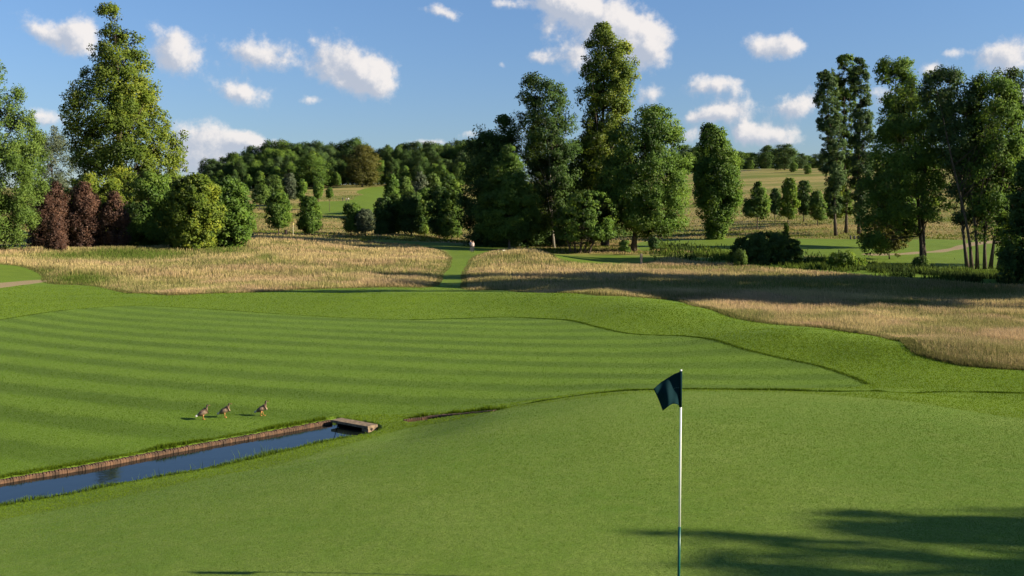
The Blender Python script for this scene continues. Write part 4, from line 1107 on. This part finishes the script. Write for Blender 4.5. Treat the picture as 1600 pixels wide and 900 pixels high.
M_CREAM = simple_mat('cream_paint', (.78, .72, .52), .6)
def tee_box(px, d, w, h, label):
    b = at(px, d); mb = MB(); mb.box((0, 0, h*.42), (w, w*.8, h*.84), .3, .96); mb.box((0, 0, h*.92), (w*1.08, w*.9, h*.14), .3, .85)
    r = empty('marker_box', b); tag(r, label, 'box'); mb.build('case', M_CREAM, r)
    mb = MB(); [mb.box((x, 0, .0), (.05, .05, .1)) for x in (-w*.35, w*.35)]; mb.build('foot', M_DARK, r)
tee_box(787.5, 139, .42, .62, 'cream box standing in the grass by the thin pale stem')
tee_box(780, 140, .30, .42, 'smaller pale box left of the cream one')

def bin_and_post():
    b = at(446.5, 199); r = empty('litter_bin', b); tag(r, 'dark litter bin on a short post beside the young tree', 'bin')
    m = simple_mat('dark_bin', (.035, .022, .018), .5)
    mb = MB(); mb.tube([(0, 0, .35), (0, 0, .45), (0, 0, 1.15), (0, 0, 1.22)], [.2, .27, .30, .24], 14); mb.build('drum', m, r)
    mb = MB(); mb.tube([(0, 0, -.1), (0, 0, .40)], .05, 8); mb.build('post', m, r)
    b = at(458, 197); r = empty('marker_post', b); tag(r, 'slim pale post with a yellowish head right of the litter bin', 'post')
    mb = MB(); mb.tube([(0, 0, -.1), (0, 0, 2.35)], [.06, .05], 10); mb.build('shaft', simple_mat('pale_post', (.62, .56, .36), .6), r)
    mb = MB(); mb.tube([(0, 0, 2.3), (0, 0, 2.4), (0, 0, 2.62), (0, 0, 2.68)], [.06, .11, .11, .05], 10); mb.build('head', simple_mat('yellow_head', (.70, .58, .20), .6), r)
bin_and_post()
M_BLACK = simple_mat('black_post', (.015, .016, .016), .5)
for px, lab in ((1329, 'leftmost of three dark stubby posts on the far mown strip'), (1335, 'middle of three dark stubby posts on the far mown strip'), (1341, 'rightmost of three dark stubby posts on the far mown strip')):
    b = at(px, 192); mb = MB(); mb.tube([(0, 0, -.1), (0, 0, .12), (0, 0, .55), (0, 0, .66), (0, 0, .70)], [.16, .15, .17, .12, .05], 10)
    o = mb.build('stubby_post', M_BLACK, None, True, b); tag(o, lab, 'post', 'three dark posts')
b = at(1002, 122); mb = MB(); mb.box((0, 0, .55), (.28, .24, 1.3), .3, .92); mb.box((0, 0, 1.22), (.32, .28, .07), .3, .8)
o = mb.build('stone_post', simple_mat('pale_stone', (.34, .27, .19), .9, (.20, .16, .11), 6, .4), None, False, b); tag(o, 'pale stone post at the right end of the small tee', 'post')

# ------------------------------------------------------------------ sky, sun, camera
def world():
    w = bpy.data.worlds.new('World'); SC.world = w; w.use_nodes = True
    nt = w.node_tree; nt.nodes.clear(); n = N(nt)
    out = nt.nodes.new('ShaderNodeOutputWorld')
    sky = n('ShaderNodeTexSky', sky_type='NISHITA', sun_disc=False, sun_elevation=SUN_EL, sun_rotation=math.radians(90)+SUN_AZ, altitude=100, air_density=1.0, dust_density=.4, ozone_density=2.2)
    el0 = n('ShaderNodeSeparateXYZ', ins={0: n('ShaderNodeTexCoord').outputs['Generated']}).outputs[2]
    skyc = n.mix(1.0, sky.outputs[0], n.mix(n.ss(el0, -.02, .30), (.55, .64, .83), (.70, .85, 1.06)), 'MULTIPLY')
    bg = n('ShaderNodeBackground', ins={'Color': skyc, 'Strength': SKY_STRENGTH})
    # clouds: each one an ellipse of azimuth and height above the horizon, broken up by noise
    tc = n('ShaderNodeTexCoord').outputs['Generated']
    sp = n('ShaderNodeSeparateXYZ', ins={0: tc})
    az = n.math('ARCTAN2', sp.outputs[0], sp.outputs[1]); el = n.math('ARCSINE', sp.outputs[2])
    ae = n('ShaderNodeCombineXYZ', ins={0: az, 1: el, 2: 0.0}).outputs[0]
    wv = n('ShaderNodeTexNoise', ins={'Vector': tc, 'Scale': 55.0}); wv.inputs['Detail'].default_value = 5; wv.inputs['Roughness'].default_value = .6
    ae = n.vmath('ADD', ae, n.vmath('MULTIPLY', n.vmath('SUBTRACT', wv.outputs['Color'], (.5, .5, .5)), (.013, .010, 0)))
    CL = [(85,55,58,20,22,1),(128,46,24,24,0,.9),(278,86,38,30,30,1.15),(240,40,40,14,20,.34),(404,86,56,26,12,1),(382,146,44,17,14,.95),(546,106,62,38,32,1.15),(590,120,30,24,20,.8),(487,157,22,8,0,.6),
          (335,222,62,34,15,.95),(392,220,30,13,8,.9),(300,252,45,28,0,.8),(440,224,13,7,0,.7),(72,182,30,14,10,.9),(935,25,85,36,30,1.1),(1005,62,42,34,30,1.1),(880,6,40,18,20,.8),
          (902,92,26,26,-20,.9),(840,92,24,12,0,.72),(858,52,18,30,-20,.60),(700,22,26,11,15,.75),(668,18,16,8,0,.45),(792,4,34,10,0,.7),(1012,150,26,16,-20,.85),(1200,72,40,20,8,1),(1240,70,16,18,0,.7),
          (1092,134,22,15,0,.85),(1140,132,28,15,12,.85),(1135,172,42,17,-6,.95),(1085,182,26,9,0,.6),(1246,166,36,22,-10,1),(1205,214,48,17,8,1),(1163,208,16,20,0,.75),(1085,215,28,18,0,.7),
          (1572,86,42,25,-10,1.1),(1456,108,26,13,-8,.8),(1492,80,20,7,0,.5),(675,222,34,6,0,.8),(735,212,20,6,0,.6),(783,102,7,7,0,.5),(1375,150,30,16,0,.7),(1620,150,60,25,0,.8),
          (-150,80,90,35,15,1),(1760,60,80,35,10,1),(-60,190,60,20,5,.8),(1900,180,80,25,0,.8)]
    def field(vec):
        tot = None
        for cx, cy, a, b, rot, s in CL:
            caz = math.atan((cx-800)/F); cel = math.atan((HY-cy)/F*math.cos(caz))
            k = math.cos(caz)
            mp = n('ShaderNodeMapping', vector_type='TEXTURE')
            n.set(mp.inputs['Vector'], vec); mp.inputs['Location'].default_value = (caz, cel, 0)
            mp.inputs['Rotation'].default_value = (0, 0, -math.radians(rot)); mp.inputs['Scale'].default_value = (a*1.12/F*k, b*1.16/F*k, 1)
            ln = n.vmath('DOT_PRODUCT', mp.outputs[0], mp.outputs[0], 1)
            e = n.math('MULTIPLY', n.math('EXPONENT', n.math('MULTIPLY', ln, -1.0)), s)
            tot = e if tot is None else n.math('ADD', tot, e)
        return tot
    f1 = field(ae)
    f2 = field(n.vmath('ADD', ae, (.0085, .0065, 0)))
    nz = n.noise(tc, 58, 9, .62)
    nz2 = n.noise(n.vmath('ADD', tc, (.008, -.002, .006)), 58, 9, .62)
    dens = n.math('ADD', f1, n.math('MULTIPLY', n.math('SUBTRACT', nz, .5), 1.25))
    dens2 = n.math('ADD', f2, n.math('MULTIPLY', n.math('SUBTRACT', nz2, .5), 1.25))
    alpha = n.ss(dens, .34, .98)
    lit = n.ss(n.math('SUBTRACT', dens, dens2), -.26, .50)
    cc = n.mix(lit, (.55, .60, .71), (1.05, .99, .95))  # sunlit and shaded cloud sides are put into the colour
    cc = n.mix(n.ss(el, .02, .09), n.mix(.5, cc, (.55, .62, .74)), cc)
    bg2 = n('ShaderNodeBackground', ins={'Color': cc, 'Strength': CLOUD_STRENGTH})
    mx = n('ShaderNodeMixShader', ins={0: n.math('MULTIPLY', alpha, .93), 1: bg.outputs[0], 2: bg2.outputs[0]})
    nt.links.new(mx.outputs[0], out.inputs[0])
SKY_STRENGTH = .060
CLOUD_STRENGTH = .39
world()

sl = bpy.data.lights.new('sun', 'SUN'); sl.energy = 5.0; sl.angle = math.radians(.53); sl.color = (1.0, .89, .70)
so = bpy.data.objects.new('sun', sl); COL.objects.link(so)
so.rotation_euler = SUN_DIR.to_track_quat('Z', 'Y').to_euler(); so.location = (40, -10, 40)

cd = bpy.data.cameras.new('camera'); cd.lens = 35; cd.sensor_width = 36; cd.shift_y = -(450-HY)/1600
cd.clip_start = .1; cd.clip_end = 20000
co = bpy.data.objects.new('camera', cd); COL.objects.link(co)
co.location = (0, 0, ZC); co.rotation_euler = (math.pi/2, 0, 0); SC.camera = co

SC.view_settings.view_transform = 'Standard'; SC.view_settings.look = 'None'
SC.view_settings.exposure = 1.22; SC.view_settings.gamma = 1
SC.render.film_transparent = False
cy = SC.cycles
cy.max_bounces = 6; cy.diffuse_bounces = 5; cy.glossy_bounces = 3; cy.transmission_bounces = 4; cy.transparent_max_bounces = 8
cy.use_adaptive_sampling = True; cy.adaptive_threshold = .02
try:
    cy.use_denoising = True; cy.denoiser = 'OPENIMAGEDENOISE'
except Exception: pass
